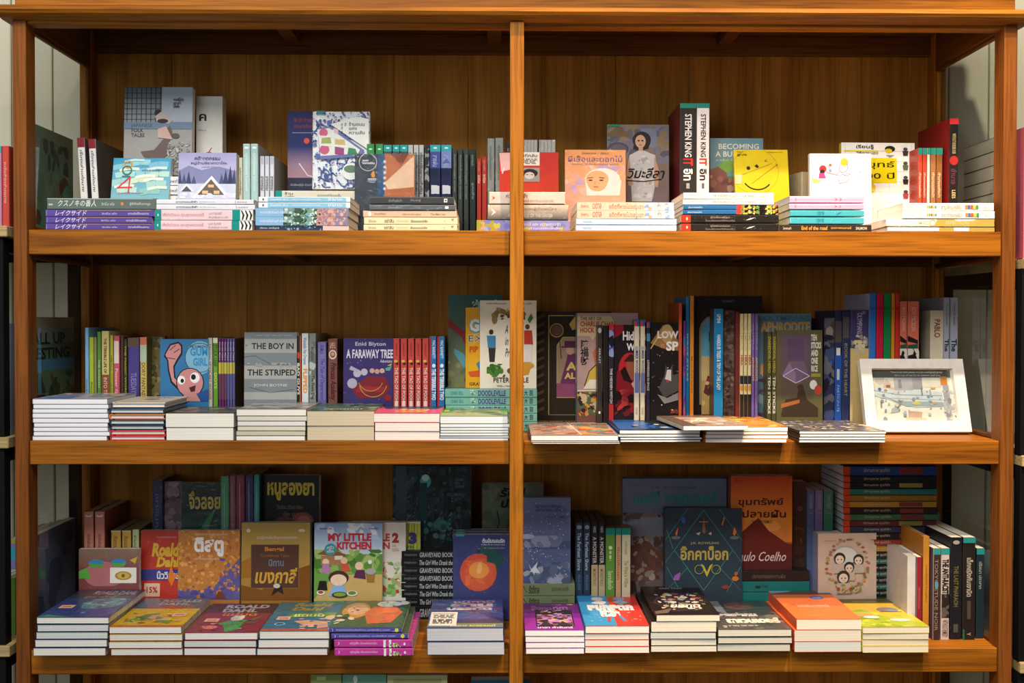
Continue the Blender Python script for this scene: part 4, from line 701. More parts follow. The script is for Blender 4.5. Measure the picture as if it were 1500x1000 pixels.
for i,(a,b) in enumerate([(628.6,639.3),(640.2,651.2)]):
    S(a,b,493,.174,z2,('2a6a9c','2c70a8','a8343c'),'blue spine with a red edge, %s one of the pair'%['left','right'][i],[('R',0,0,1,.3,'a8343c'),('T','MAC BARNETT',.06,.45,.34,.85,'c8dcea',.02),('E',.45,.65,.03,'dfe8ee',.25),('T','THE TERRIBLE TWO',.5,.35,.98,.95,'e4ecf0',.035)],w=.12,group=g)
dz = W(718,569.3,.185).z
stack('LS',652,786,.172,z2,[569.5,581.8,593.5,605.3,617.2,631.3],.14,[dict(c=('88b8a8','7cb4a4','7cb4a4'),x=(652+.4*i,786.6),d='mint green book with purple spine title',s=[('T','CHAD SELL',.06,.3,.2,.72,'2c8a94',.02),('S',.27,.2,.33,.9,8,.012,['c8d8cc','5a7a74','e0e0d0'],3),('T','DOODLEVILLE',.36,.15,.66,.85,'4a4484',.03),('T','大',.86,.2,.9,.85,'2c5058',.02),('T','回',.92,.2,.955,.85,'2c5058',.02),('R',0,.0,1,.05,'4c8a7c')]) for i in range(5)],'below the painted animals cover','mint green pile, middle row',23)
g = 'large books on the mint pile'
F(656.5,735,432.5,.215,dz,.014,('2c6058',)*3,'dark teal cover with a red running figure, leftmost on the mint pile',
 [('G',0,0,1,1,'2c5a54','7a7854'),('P',[(0,.75),(.3,.6),(.5,.5),(.5,.4),(.3,.52),(0,.66)],'8a2c30'),('E',.4,.55,.14,'8a2c30',.1),('P',[(.12,.42),(.3,.36),(.36,.28),(.3,.2),(.1,.38)],'5a9aa4'),('P',[(.34,.3),(.42,.2),(.38,.08),(.3,.06),(.34,.2)],'6a2a2c'),('S',0,.0,1,.35,26,.06,['8a8458','5a6c50','a09468'],6),('R',.45,.85,1,.93,'9aaa94'),('S',.4,.84,1,.95,26,.03,['2c5a54','c0c8b0'],9)],group=g,lean=2,page='c8c0a8')
F(682,752,451,.198,dz,.014,('d8a020',)*3,'yellow cover with bubble letters, middle one on the mint pile',
 [('R',0,0,1,1,'dca424'),('P',[(.28,1),(.3,.88),(.5,.9),(.5,1)],'4a94b0'),('T','GRAPH',.06,.68,1,.86,'5aa4b4',.09),('T','GRAPH',.08,.7,1,.86,'eceae0',.05),('T','EXPERT',.06,.57,.98,.66,'ecead8',.03),('T','EXPERT',.065,.575,.975,.655,'2c5a6a',.0),('T','PIP & POP',.08,.44,.7,.52,'c8541c',.04),('P',[(.22,.3),(.4,.38),(.5,.3),(.45,.18),(.3,.2)],'3a84a4'),('P',[(.05,.2),(.5,.24),(.46,.14),(.1,.14)],'c85a24'),('T','GRAVITY COMICS',.08,.03,.9,.07,'5a3c14')],group=g,lean=2,page='d8c8a0')
bord = [('R',0,0,1,1,'e4dcc8'),('O',.5,.52,.34,.01,'6a6a5c'),('E',.5,.52,.33,'ece4d0',.3)]
F(703,786,440.5,.18,dz,.016,('e4dcc8',)*3,'cream cover framed with painted animals and figures, behind the center post',
 bord+[('P',[(.25,.72),(.2,.84),(.34,.92),(.5,.88),(.7,.93),(.82,.85),(.76,.76),(.7,.84),(.5,.82),(.34,.86),(.3,.78)],'8a7044'),('S',.22,.78,.8,.92,24,.03,['a08a54','5a4a2c','c0a468'],3),('E',.26,.78,.05,'9a7c4c',.05),
 ('P',[(.12,.6),(.28,.6),(.28,.46),(.14,.46)],'4a84a8'),('P',[(.15,.46),(.28,.46),(.26,.3),(.17,.3)],'3a3430'),('E',.2,.64,.04,'4a3428',.03),('P',[(.12,.2),(.2,.28),(.34,.26),(.4,.2),(.3,.14),(.2,.15)],'4a7c34'),('S',.12,.13,.45,.28,20,.04,['4a7c34','68984c','3a6428'],5),('E',.55,.2,.07,'6a5438',.035),
 ('P',[(.78,.66),(.92,.66),(.94,.5),(.78,.48)],'b8402c'),('P',[(.78,.5),(.92,.5),(.93,.3),(.8,.3)],'d8d4cc'),('E',.84,.7,.04,'5a4030',.03),('P',[(.7,.24),(.9,.24),(.86,.16),(.74,.15)],'c8902c'),('E',.8,.26,.16,'c89434',.04),('P',[(.84,.78),(.9,.85),(.94,.8),(.88,.74)],'3a7a44'),
 ('T','NATIONAL   BESTSELLER',.12,.955,.92,.97,'6a665c'),('T','A Year\nin\nProvence',.44,.36,.76,.72,'4a463c',.0,.3),('T','PETER MAYLE',.24,.07,.86,.125,'38342c',.01),('T','With a New Afterword',.3,.02,.78,.04,'6a665c')],group=g,lean=2)
# --- behind, right half
g = 'comics and art books standing behind the stacks, middle shelf right'
F(781,896,456.5,.235,z2,.02,('342c24','342c24','342c24'),'ornate black cover with gold frame and a purple gentleman in a top hat',
 [('R',0,0,1,1,'30281f')]+[('P',[(.02,.03+.08*i),(.14,.07+.08*i),(.14,.1+.08*i),(.02,.06+.08*i)],'5c4c34') for i in range(12)]+[('L',[(.2,.02),(.2,.96),(.52,.96)],.012,'b09a5c'),('L',[(.2,.02),(.9,.02)],.01,'8a7848'),('O',.3,.82,.09,.012,'b09a5c'),('E',.3,.82,.07,'6a4c40'),('P',[(.46,.88),(.55,.97),(.56,.84),(.5,.82)],'c8ac54'),
 ('P',[(.3,.18),(.3,.68),(.38,.76),(.8,.76),(.8,.18)],'b09a5c'),('P',[(.31,.19),(.31,.67),(.39,.75),(.8,.75),(.8,.19)],'9a8068'),('P',[(.34,.3),(.42,.52),(.44,.6),(.56,.6),(.62,.5),(.66,.3)],'6c3456'),('E',.47,.63,.05,'c09a80',.04),('R',.4,.66,.56,.72,'5c2c4c'),('R',.36,.655,.6,.67,'5c2c4c'),('L',[(.36,.55),(.34,.72)],.01,'3c2c30'),('P',[(.3,.19),(.8,.19),(.8,.3),(.3,.32)],'8a4a68'),('T','A',.42,.44,.56,.52,'d0bc6c',.04),('T','ALLURE',.4,.36,.8,.42,'d0bc6c',.04)],group=g,lean=1)
F(844.5,934,459,.2,z2,.03,('b89c88','6aa0b4','b89c88'),'tan comic cover with a blue spine, red title and a yellow-shirted figure',
 [('R',0,0,1,1,'b09484'),('R',0,.26,1,1,'b4948c'),('P',[(0,.97),(.55,.97),(.62,.9),(.6,.78),(.3,.78),(.26,.74),(.2,.78),(0,.78)],'d8c094'),('T','THE ART OF',.05,.93,.4,.965,'3c3020'),('T','CHARLIE CHAN',.05,.87,.62,.92,'b04030',.03),('T','HOCK CHYE',.05,.81,.5,.86,'b04030',.03),('P',[(.25,.62),(.4,.74),(.62,.76),(.62,.5),(.45,.42),(.3,.5)],'c46a44'),('T','陳\n福\n財',.05,.5,.19,.74,'2c2824',.02),('P',[(.12,.28),(.2,.44),(.34,.52),(.5,.48),(.5,.28)],'c8ac48'),('P',[(.1,.27),(.5,.27),(.5,.36),(.2,.36)],'e0d8c0'),('L',[(.12,.3),(.2,.44),(.34,.52),(.36,.58)],.014,'2c2420'),('P',[(.3,.52),(.4,.6),(.46,.56),(.4,.48)],'d8ceb8'),
  ('R',0,0,1,.26,'7c5040'),('S',0,.01,.32,.24,60,.05,['a83c34','c8a048','5a6a4c','3c2c28','d0b890'],4),('S',.36,.01,1,.24,60,.05,['c8a048','7c5040','4a3c34','c0a890'],8),('R',.33,.0,.36,.26,'d8ccb4'),('R',0,.245,1,.26,'d8ccb4')],
 [('T','SONNY LIEW',.04,.3,.2,.7,'3c6a84'),('T','CHARLIE CHAN HOCK CHYE',.24,.25,.6,.75,'c8c070',.01),('E',.66,.5,.02,'e0e0d8',.3),('T','SONNY LIEW',.74,.3,.9,.7,'b05040',.01)],group=g,lean=1,yaw=3,page='d0c4ac')
S(874.7,882.3,476,.172,z2,('2a2624','38322e','2a2624'),'tall black spine with pale vertical title, left of the red hood cover',[('E',.06,.5,.03,'b0aca4',.35),('T','AMULET',.25,.3,.42,.7,'b8b4ac'),('E',.95,.5,.015,'d8d4cc',.2)],w=.15,group=g)
S(884,891.5,477,.176,z2,'241f1e','plain black slim spine beside the dark red spine',[],w=.14,group=g)
S(892,899.3,476,.174,z2,('3a1c20','34242c','3a1c20'),'dark spine with violet top and white title, beside the red hood cover',[('R',0,0,.07,1,'b02c34'),('S',.05,0,.35,1,20,.1,['4a4c84','8a8cb4','1c1a28'],3),('T','THE HIDDEN WITCH',.47,.25,.85,.75,'d0c4bc',.02),('R',.86,0,1,1,'9a2c2c')],w=.14,group=g)
F(899.6,946,476,.178,z2,.012,('3a1418',)*3,'black comic cover with a woman in a red hood',
 [('R',0,0,1,1,'241a1c'),('P',[(0,1),(.3,1),(.3,.92),(0,.85)],'8a1c28'),('T','Hidden',.28,.83,1,.93,'e0d8d4',.03),('T','Witch',.4,.72,1,.8,'e0d8d4',.03),('E',.5,.5,.36,'a82428',.2),('P',[(.1,.5),(.05,.1),(1,0),(1,.5)],'7c1c20'),('E',.62,.54,.22,'8a4c34',.14),('P',[(.3,.6),(.5,.68),(.9,.66),(.9,.6)],'3a1c18'),('P',[(.2,.5),(.35,.55),(.6,.36),(.9,.32),(.3,.4)],'241414'),('S',0,0,1,.3,40,.12,['5c1c20','8a2828','241416','a83430'],5),('P',[(.55,.36),(.7,.42),(1,.36),(1,.24),(.7,.26)],'d09088'),('E',.72,.54,.05,'e8e0d8',.02)],group=g,lean=1)
for i,(a,b) in enumerate([(929,937),(938,945.3)]):
    S(a,b,468,.172,z2,('5c5040','c8bca0','5c5040'),'cream spine with red-blue checked top, %s one of two, middle row'%['left','right'][i],[('R',0,0,.07,.5,'b03c3c'),('R',0,.5,.07,1,'3c5084'),('R',.0,.0,.02,1,'3c5084'),('T','LUMBER WOODS',.28,.2,.55,.8,'3c4470',.02),('S',.55,.1,.75,.9,10,.1,['8a6a9c','5c6a94'],2),('R',.9,.3,.97,.7,'a89c84')],w=.16,group=g)
S(947,952.6,472,.174,z2,('241f20','2c2838','241f20'),'dark slim spine with a small red-blue flag top',[('R',0,0,.06,.5,'b03c3c'),('R',0,.5,.06,1,'3c5084'),('R',.12,0,.2,1,'4a7c94'),('T','LOWRIDERS IN SPACE',.4,.2,.72,.8,'b8b0a8',.02)],w=.15,group=g)
F(953,994.3,472.5,.176,z2,.012,('1e1a1a',)*3,'black comic cover with a ringed planet and a car full of animals',
 [('R',0,0,1,1,'1f1a19'),('P',[(0,.78),(.45,.97),(.7,.97),(1,.8),(1,.7),(.5,.72)],'8a6c40'),('E',.6,.88,.22,'a88c58',.1),('L',[(0,.72),(.3,.86),(.7,.9)],.05,'c0a060'),('T','LOW',.25,.83,1,.91,'dcd4c4',.04),('T','in',.36,.73,.5,.79,'c87c5c',.02),('T','SP',.56,.7,1,.8,'e0d8d0',.04),('S',0,0,1,.7,24,.02,['c8c0b0','7c7468'],5),('P',[(.3,.3),(.5,.44),(.56,.56),(.62,.46),(.78,.56),(.8,.44),(1,.46),(1,.28),(.5,.2)],'4c4844'),('P',[(.52,.4),(.6,.5),(.74,.5),(.74,.38)],'c8c0b8'),('P',[(.25,.24),(.6,.2),(1,.26),(1,.18),(.5,.14)],'8a827c'),('E',.62,.38,.05,'b03c34'),('T','2015',.72,.04,.98,.08,'a8542c')],group=g,lean=1)
for a,b,tp,c,lab,s in [(994.6,999.4,444,'b4502c','thin rust orange spine at the left of the tall trio',[]),(1004.6,1010.2,435,'1e78b4','thin bright blue spine of the tall trio',[('T','SPACE ATLAS',.3,.3,.7,.7,'a8c8dc')]),(1010.8,1017,433.5,'c8802c','thin amber spine beside the arched desert cover',[('T','MOUNTAINS',.5,.3,.8,.7,'8a4c1c')])]:
    S(a,b,tp,(.17 if a<1000 else .19),z2,c,lab,s,w=.14,group=g)
S(1001.2,1004.2,470,.172,z2,'3c2c4c','thin violet spine with nebula colours between orange and blue',[('S',0,0,1,1,20,.14,['9a3c5c','3c5c9a','5c2c6a'],4)],w=.13,group=g)
F(1017.3,1118,434,.218,z2,.02,('231d1a',)*3,'large black cover with an arched window onto blue sky and desert',
 [('R',0,0,1,1,'241e1b'),('T','SOMET',.42,.945,.6,.965,'6a625c'),('E',.5,.72,.42,'8a7c60',.15),('R',.08,.1,.92,.72,'8a7c60'),('E',.5,.72,.39,'5c98b0',.135),('R',.11,.4,.89,.72,'5c98b0'),('R',.11,.02,.89,.45,'a88c54'),('P',[(.11,.3),(.11,.5),(.3,.5),(.5,.46),(.5,.3)],'b8a06c'),('T','B',.22,.62,.34,.7,'1c1a1a',.05),('P',[(.14,.2),(.2,.34),(.32,.32),(.34,.2),(.28,.14)],'5c2c2c'),('E',.26,.3,.06,'8a3434',.03),('S',.12,.0,.6,.3,24,.04,['c0a86c','8a7848','6a5c3c'],3)],group=g,lean=2)
S(1046,1060,452.5,.165,z2,('4a3c34','1f74a4','4a3c34'),'bright blue broad spine with white lettering',[('T','UMINI',.05,.3,.13,.7,'d0e0e8'),('T','HARBOUR TREES & TRIM OF THE LADY',.24,.3,.75,.72,'c0d8e4',.02)],w=.045,group=g)
F(1060.5,1077,455,.192,z2,.02,('5a4a42',)*3,'brown carved-texture cover strip right of the blue spine',[('S',0,0,1,1,120,.2,['6a5a50','4a3c34','7c6a60','3c302a'],5)],group=g,lean=1)
S(1078,1084,457,.176,z2,'6a2c24','slim red-brown spine left of the cream trio',[],w=.13,group=g)
for i,(a,b) in enumerate([(1084.3,1089.5),(1090,1095.3),(1095.8,1101)]): S(a,b,459.5,.172,z2,('c8bc8c','cfc490','c8bc8c'),'slim cream spine with red and black base, %s of three'%['first','second','third'][i],[('T','OLYMPUS',.1,.25,.35,.75,'a8a078'),('T','HERA',.4,.15,.5,.85,'a83c30',.03),('R',.6,0,.68,1,'2c2c34'),('R',.78,0,1,1,'2c2420'),('E',.72,.5,.03,'c88a34',.4)],w=.13,group=g)
for i,(a,b) in enumerate([(1101.3,1106),(1106.4,1111)]): S(a,b,459.5,.172,z2,('5c4c7c','685890','5c4c7c'),'slim purple spine, %s one of two beside the blue goddess cover'%['left','right'][i],[('T','APHRODITE',.42,.15,.65,.85,'c8a060',.02),('T','OLYMPUS',.1,.25,.35,.75,'9a8cb8')],w=.13,group=g)
F(1111,1189,459.5,.2,z2,.012,('5a7c8a',)*3,'slate blue cover with an orange title and a golden seated figure',
 [('R',0,0,1,1,'5c7c8c'),('T','OLYMPIANS',.1,.93,.98,.98,'4a6878',.02),('T','APHRODITE',.05,.82,.98,.92,'c89a50',.04),('P',[(.06,.52),(.16,.5),(.3,.62),(.42,.6),(.4,.46),(.2,.4),(.05,.46)],'c08444'),('E',.34,.62,.09,'a86c34',.06),('P',[(.05,.5),(.2,.44),(.3,.36),(.2,.34),(.04,.42)],'c89458'),('S',.0,.0,.5,.38,30,.07,['4c3c4c','6a3c44','84a0a8','5c4c5c'],4)],group=g,lean=1)
for i,(a,b) in enumerate([(1124,1130.6),(1131.2,1137.8)]): S(a,b,486,.168,z2,('5c5834','4c4a2c','5c5834'),'olive spine with yellow and white capitals, %s one of the pair'%['left','right'][i],[('T','DAREDEVIL HERO',.06,.2,.48,.8,'a89c40',.02),('T','TEN STICKS',.52,.2,.96,.8,'c8c8b4',.03)],w=.12,group=g)
F(1138.3,1206,484,.166,z2,.012,('5a5434',)*3,'olive cover with a violet stone chest and stacked capitals at the right',
 [('R',0,0,1,1,'5a5436'),('G',.1,.2,.8,.95,'5c4c5c','544c3a'),('P',[(.12,.48),(.28,.64),(.6,.64),(.7,.48),(.5,.38)],'685468'),('P',[(.12,.48),(.42,.38),(.42,.5),(.28,.62)],'7c6880'),('P',[(.24,.9),(.58,.9),(.62,.66),(.26,.66)],'54445c'),('L',[(.14,.47),(.42,.56),(.72,.47),(.42,.39),(.14,.47)],.012,'c8c0d0'),('P',[(.1,.04),(.2,.2),(.44,.22),(.5,.36),(.6,.32),(.66,.2),(.9,.1),(.9,0),(.1,0)],'3c3024'),('E',.52,.34,.07,'4a3020'),('P',[(.1,.15),(.5,.2),(.5,.16),(.1,.1)],'9a5c34'),
 ('T','TEN\nSTICKS\nAND\nONE\nRICE',.75,.52,.97,.95,'c8c4b4',.04),('R',.75,.46,.96,.5,'8a8434'),('E',.8,.37,.08,'c8c8c0',.055),('E',.9,.31,.08,'b04038',.055)],group=g,lean=2)
for a,b,tp,c,lab,s,y in [(1207.3,1222.8,466,'2c3048','navy spine with photo patches, leftmost of the navy three',[('R',.0,0,.25,1,'4c4644'),('E',.14,.5,.06,'8a8478',.35),('R',.35,.2,.6,.8,'2c54a0'),('S',0,0,1,1,20,.08,['3c4468','241f2c','5c5a60'],4)],.185),
    (1223.3,1233.4,455,'283050','navy and blue spine with white marks, middle of the navy three',[('R',.1,0,.3,1,'4c4848'),('R',.42,0,1,1,'244c98'),('R',.35,.2,.42,.8,'c8c4bc'),('R',.55,.3,.65,.7,'b0b4bc'),('T','PARTICIPATE',.7,.3,.95,.7,'8a9cc0')],.185),
    (1234,1245.2,457,'2c3450','dark navy spine with faint yellow print, rightmost of the navy three',[('T','BOOK OF THE HEART',.3,.3,.8,.7,'8a8468'),('R',.05,.1,.25,.9,'54504c')],.185)]:
    S(a,b,tp,y,z2,c,lab,s,w=.14,group=g)
S(1245.8,1273,454,.178,z2,('6a6458','3c3a60','3c3a60'),'thick indigo spine with large pale serif-like capitals and a stone figure',[('T','THE',.02,.62,.08,.8,'9c98b0'),('T','OLYMPIANS',.06,.36,.48,.64,'a8a4b8',.01),('S',.45,.05,.8,.95,40,.06,['8a867c','b0aca0','5c5a60','3c3a58'],3),('R',.76,0,1,1,'b8a068'),('S',.6,.2,.85,.8,20,.05,['a8a498','c8b888'],6)],w=.16,hard=True,group=g)
for i,(a,b,c,cn) in enumerate([(1274,1283.7,'2c68b0','blue'),(1284.2,1294.7,'b01c38','crimson'),(1295.2,1305.7,'12783c','green'),(1306.2,1311.5,'c07820','orange'),(1312,1318.3,'b42c24','red')]):
    S(a,b,430,.175,z2,('a8acc0' if i==0 else c,c,'a8acc0' if i==0 else c),'plain %s spine of the tall colour set above the framed picture'%cn,[('R',.2,0,.24,1,{'blue':'2458a0','crimson':'98142c','green':'0c6830','orange':'a86418','red':'9c2018'}[cn])],w=.16,group=g)
for i,(a,b) in enumerate([(1318.7,1329.4),(1330,1347)]):
    S(a,b,441.5,.175,z2,('b8604c','c86850','b8604c'),'coral spine with black leaf shape, %s one of the pair above the framed picture'%['narrower left','broader right'][i],[('T','BOY MICRON',.1,.3,.5,.7,'d8a890'),('P',[(.58,.0),(.66,.9),(.72,.9),(.68,0)],'241c1c'),('P',[(.74,0),(.72,.9),(.95,.9),(.95,0)],'2c4c34'),('S',.8,0,1,1,12,.1,['241c1c','c8c0b0'],3)],w=.14,group=g)
S(1363,1383.3,455,.178,z2,('b0a890','c8bca0','b0a890'),'beige spine with large dark red capitals above the framed picture',[('T','PABLO',.18,.28,.54,.72,'7c2c30',.02)],w=.14,hard=False,group=g)
for i,(a,b) in enumerate([(1382.5,1391.5),(1392,1404)]):
    S(a,b,436,.175,z2,('a0a4ac','9a9ea8','8a8c90'),'cool grey tall spine, %s one of the pair above the picture'%['left','right'][i],[('R',0,.0,1,.04,'6a6c74'),('T','History of a question',.1,.3,.45,.7,'5c606a'),('T','The',.66,.15,.86,.85,'2c2c34',.03)],w=.15,group=g)
F(1346,1356.5,470,.22,z2,.02,('241f1c',)*3,'narrow black cover strip left of the beige spine',[('R',.1,.1,.9,.8,'1c1a18'),('P',[(.3,.1),(.9,.2),(.8,.4)],'2c4434')],group=g)
# framed picture
def frame_picture():
    YF = .104
    a,b = W(1270,636,YF), W(1424,636,YF); wd = b.x-a.x; hh = .142
    M = T4((a.x+b.x)/2, YF, z2+.0008+.016*math.sin(math.radians(19))) @ R4(-19,'X') @ T4(0,0,0)
    r = root('picture_frame', Matrix.Translation((0,0,CZ)) @ M, 'white framed watercolour of a street scene leaning back on the middle shelf', 'picture')
    fw, th = .021, .016
    W_ = lin('e8e0d0')
    mb = MB()
    o = [(-wd/2,0),(wd/2,0),(wd/2,hh),(-wd/2,hh)]; i_ = [(-wd/2+fw,fw),(wd/2-fw,fw),(wd/2-fw,hh-fw*.9),(-wd/2+fw,hh-fw*.9)]
    i2 = [(x*.985,z+(.001 if z<hh/2 else -.001)) for x,z in i_]
    for k in range(4):
        j=(k+1)%4
        mb.poly([(o[k][0],0,o[k][1]),(o[j][0],0,o[j][1]),(i_[j][0],0,i_[j][1]),(i_[k][0],0,i_[k][1])],W_)
        mb.poly([(i_[k][0],0,i_[k][1]),(i_[j][0],0,i_[j][1]),(i2[j][0],.007,i2[j][1]),(i2[k][0],.007,i2[k][1])],W_)
        mb.poly([(o[j][0],0,o[j][1]),(o[k][0],0,o[k][1]),(o[k][0],th,o[k][1]),(o[j][0],th,o[j][1])],W_)
        mb.poly([(i2[k][0],.007,i2[k][1]),(i2[j][0],.007,i2[j][1]),(i2[j][0],th,i2[j][1]),(i2[k][0],th,i2[k][1])],W_)
        mb.poly([(o[k][0],th,o[k][1]),(o[j][0],th,o[j][1]),(i2[j][0],th,i2[j][1]),(i2[k][0],th,i2[k][1])][::-1],W_)
    c = bpy.data.objects.new('frame', mb.mesh('frame',[M_PLAIN])); COL.objects.link(c); c.parent = r
    x0,x1,y0,y1 = -wd/2+fw*.9, wd/2-fw*.9, fw*.9, hh-fw*.85
    mb = MB(); mb.box((x0,.009,y0),(x1,.013,y1),lin('e4dcd0'))
    art = [('R',.04,.03,.98,.97,'e4dccf'),('R',.03,.84,.97,.98,'55504c'),('T','"Time is not what passes, it is the coming and going"',.25,.92,.88,.96,'d8d0c4'),('T','let a cup of tea be an answer and stay',.3,.86,.85,.9,'c8c0b4'),
     ('S',.03,.55,.3,.84,14,.08,['e8e0d4','d8ccc0','c8b4a8'],2),('R',.28,.58,.5,.84,'b0a8a8'),('R',.33,.64,.37,.8,'8a8488'),('R',.5,.62,.62,.84,'9c9698'),('R',.63,.66,.84,.84,'dcd0c0'),('R',.84,.7,.92,.86,'d08438'),('R',.86,.05,.93,.7,'a8a0a4'),('S',.84,.05,.98,.6,26,.03,['b8b0b4','8c8890','c8c0bc'],7),
     ('P',[(.03,.62),(.1,.66),(.3,.6),(.7,.6),(.84,.56),(.84,.3),(.5,.28),(.3,.38),(.03,.5)],'c8ccd0'),('P',[(.05,.55),(.3,.4),(.84,.38),(.84,.3),(.4,.3),(.25,.4)],'9aa4ac'),('L',[(.03,.6),(.3,.52),(.84,.5)],.008,'8a8c94'),('L',[(.1,.46),(.84,.42)],.006,'9c9ca4'),('P',[(.24,.24),(.3,.4),(.37,.42),(.34,.34),(.28,.22)],'8a8c94'),('P',[(.2,.18),(.3,.2),(.28,.3),(.22,.26)],'b0b0b4'),
     ('P',[(.4,.08),(.56,.06),(.58,.2),(.42,.22)],'c4a090'),('P',[(.36,.04),(.62,.03),(.62,.09),(.38,.1)],'d0b8a8'),('E',.52,.36,.05,'c8bc60',.03),('E',.73,.36,.045,'c8987c',.02),('E',.1,.62,.02,'4c6494',.03),('E',.17,.6,.02,'b08a50',.02),('R',.18,.66,.23,.7,'a05c40'),('L',[(.6,.65),(.6,.5)],.014,'6a7c98'),('L',[(.7,.62),(.7,.48)],.012,'9a9aa4'),('E',.13,.06,.025,'8a90a0',.05),('E',.74,.64,.03,'d0a850',.015),('L',[(.1,.4),(.1,.28)],.014,'8c6c60'),('E',.37,.14,.02,'8a8c98',.03),('S',.05,.1,.84,.6,30,.018,['b0b4bc','c8a890','8a90a0','d8c8b8'],5)]
    paint(mb, lambda u,v,o_: (x0+u*(x1-x0), .009-o_, y0+v*(y1-y0)), art, (y1-y0)/(x1-x0))
    c = bpy.data.objects.new('print', mb.mesh('print',[M_PLAIN])); COL.objects.link(c); c.parent = r
    mb = MB(); mb.box((x0,.0055,y0),(x1,.0065,y1)); c = bpy.data.objects.new('glass_front', mb.mesh('glass_front',[M_GLASS])); COL.objects.link(c); c.parent = r
    mb = MB(); L_ = .092; an = math.radians(34)
    mb.poly([(-.025,th,.10),(.025,th,.10),(.03,th+L_*math.sin(an)*.78,.10-L_*math.cos(an)),(-.03,th+L_*math.sin(an)*.78,.10-L_*math.cos(an))],lin('8a8478'))
    mb.poly([(-.025,th+.003,.10),(.025,th+.003,.10),(.03,th+.003+L_*math.sin(an)*.78,.10-L_*math.cos(an)),(-.03,th+.003+L_*math.sin(an)*.78,.10-L_*math.cos(an))][::-1],lin('8a8478'))
    c = bpy.data.objects.new('easel_back', mb.mesh('easel_back',[M_PLAIN])); COL.objects.link(c); c.parent = r
frame_picture()
# ================================================================== ROW 3 (bottom)
g3 = 'book stacks overhanging the front of the bottom shelf'
lab_ = lambda u,v,s=.2: [('R',u,v,u+s,v+.11,'e0b09a'),('T','20%',u+.03,v+.03,u+s-.03,v+.08,'a83c34',.02)]
stk(50,158,-.035,z3,[903.5,914.8,926.7,938.7,951.5,965],.20,'wrapped cream-paged paperback',('3c4a84','2c3a6a','5a8a74'),'in the night-blue stack, bottom left corner',51,
 [('R',0,0,1,1,'3e4a84'),('R',0,.68,1,1,'3a3a4c'),('G',0,0,1,.4,'40508c','4a5494'),('P',[(.35,.5),(.55,.66),(.85,.68),(.96,.55),(.9,.38),(.6,.28),(.42,.32)],'5a94a8'),('S',.4,.32,.92,.64,36,.05,['7cacb4','3c7088','a8c0b8','54808c'],4),('T','ROALD DAHL',.3,.8,.95,.94,'a098a4',.03),('T','เดอะ ทวิตส์',.25,.66,.7,.76,'8a8450',.03),('P',[(0,0),(.5,.0),(.2,.06),(.1,.08)],'4c8a74'),('E',.55,.15,.03,'6aa4d4')]+lab_(.1,.3),
 xs=[(54,159.5),(54,157.5),(52.5,156.8),(50.5,155.5),(48.3,153.8)],page=['e6e2d8','d2d2d0','ccd4ce','e2dfd4','e4e0d6'],wrap=True,grp=g3)
stk(160,266,-.035,z3,[917.5,929.5,941.5,953.2,965],.20,'wrapped cream-paged paperback',('e0b818','c83c28','c83c28'),'in the yellow-topped stack',52,
 [('R',0,0,1,1,'e2bc1c'),('R',0,.62,1,1,'4c6a80'),('R',.4,.7,1,1,'5c6c6c'),('R',0,0,1,.06,'d86a2c'),('T','ROALD\nDAHL',.32,.74,.9,.95,'b8b0b0',.04),('T','จระเข้ยักษ์',.2,.62,.88,.74,'c85a34',.04),('P',[(.1,.15),(.3,.4),(.5,.48),(.45,.36),(.6,.3),(.8,.2),(.75,.1),(.5,.2),(.3,.2)],'6a8a3c'),('S',.1,.1,.9,.46,36,.05,['7a9a4c','4c6a34','c89878','a84c4c','e0bc1c'],6),('E',.45,.3,.06,'c89a84'),('E',.65,.24,.06,'d0a48c')]+lab_(.7,.34),
 xs=[(160,265.5),(159.5,266),(159.5,266),(161.5,266)],page=['e4e2dc','dcd8cc','e2e0d8','dedcd6'],wrap=True,grp=g3)
stk(270,375,-.035,z3,[926,938.5,950.3,963],.20,'wrapped cream-paged paperback',('8a2448','6a2440','d84858'),'in the maroon-topped stack',53,
 [('R',0,0,1,1,'8c2a4c'),('R',0,.66,1,1,'54303c'),('T','ROALD\nDAHL',.25,.68,.9,.95,'d0c8cc',.05),('T','แม่มด',.3,.55,.8,.68,'d88a30',.04),('P',[(.1,.5),(.35,.3),(.5,.42),(.8,.4),(.95,.62),(.7,.34),(.7,.1),(.55,.0),(.45,.2)],'4a9a50'),('E',.56,.44,.09,'e0c8b8'),('P',[(.46,.46),(.5,.56),(.64,.56),(.66,.46)],'d8d8d8'),('E',.8,.32,.09,'6a4c4c',.05),('E',.28,.16,.1,'c87070',.06),('S',.1,.05,.4,.3,14,.03,['d8a0a0','6a1c34'],3),('S',.5,.1,.75,.4,14,.03,['3c7c40','6ab06c'],3)]+lab_(.12,.34),
 xs=[(270,376),(269.8,375.5),(269.6,374.5)],page=['e6e4dc','ccd0cc','dedfd8'],wrap=True,grp=g3)
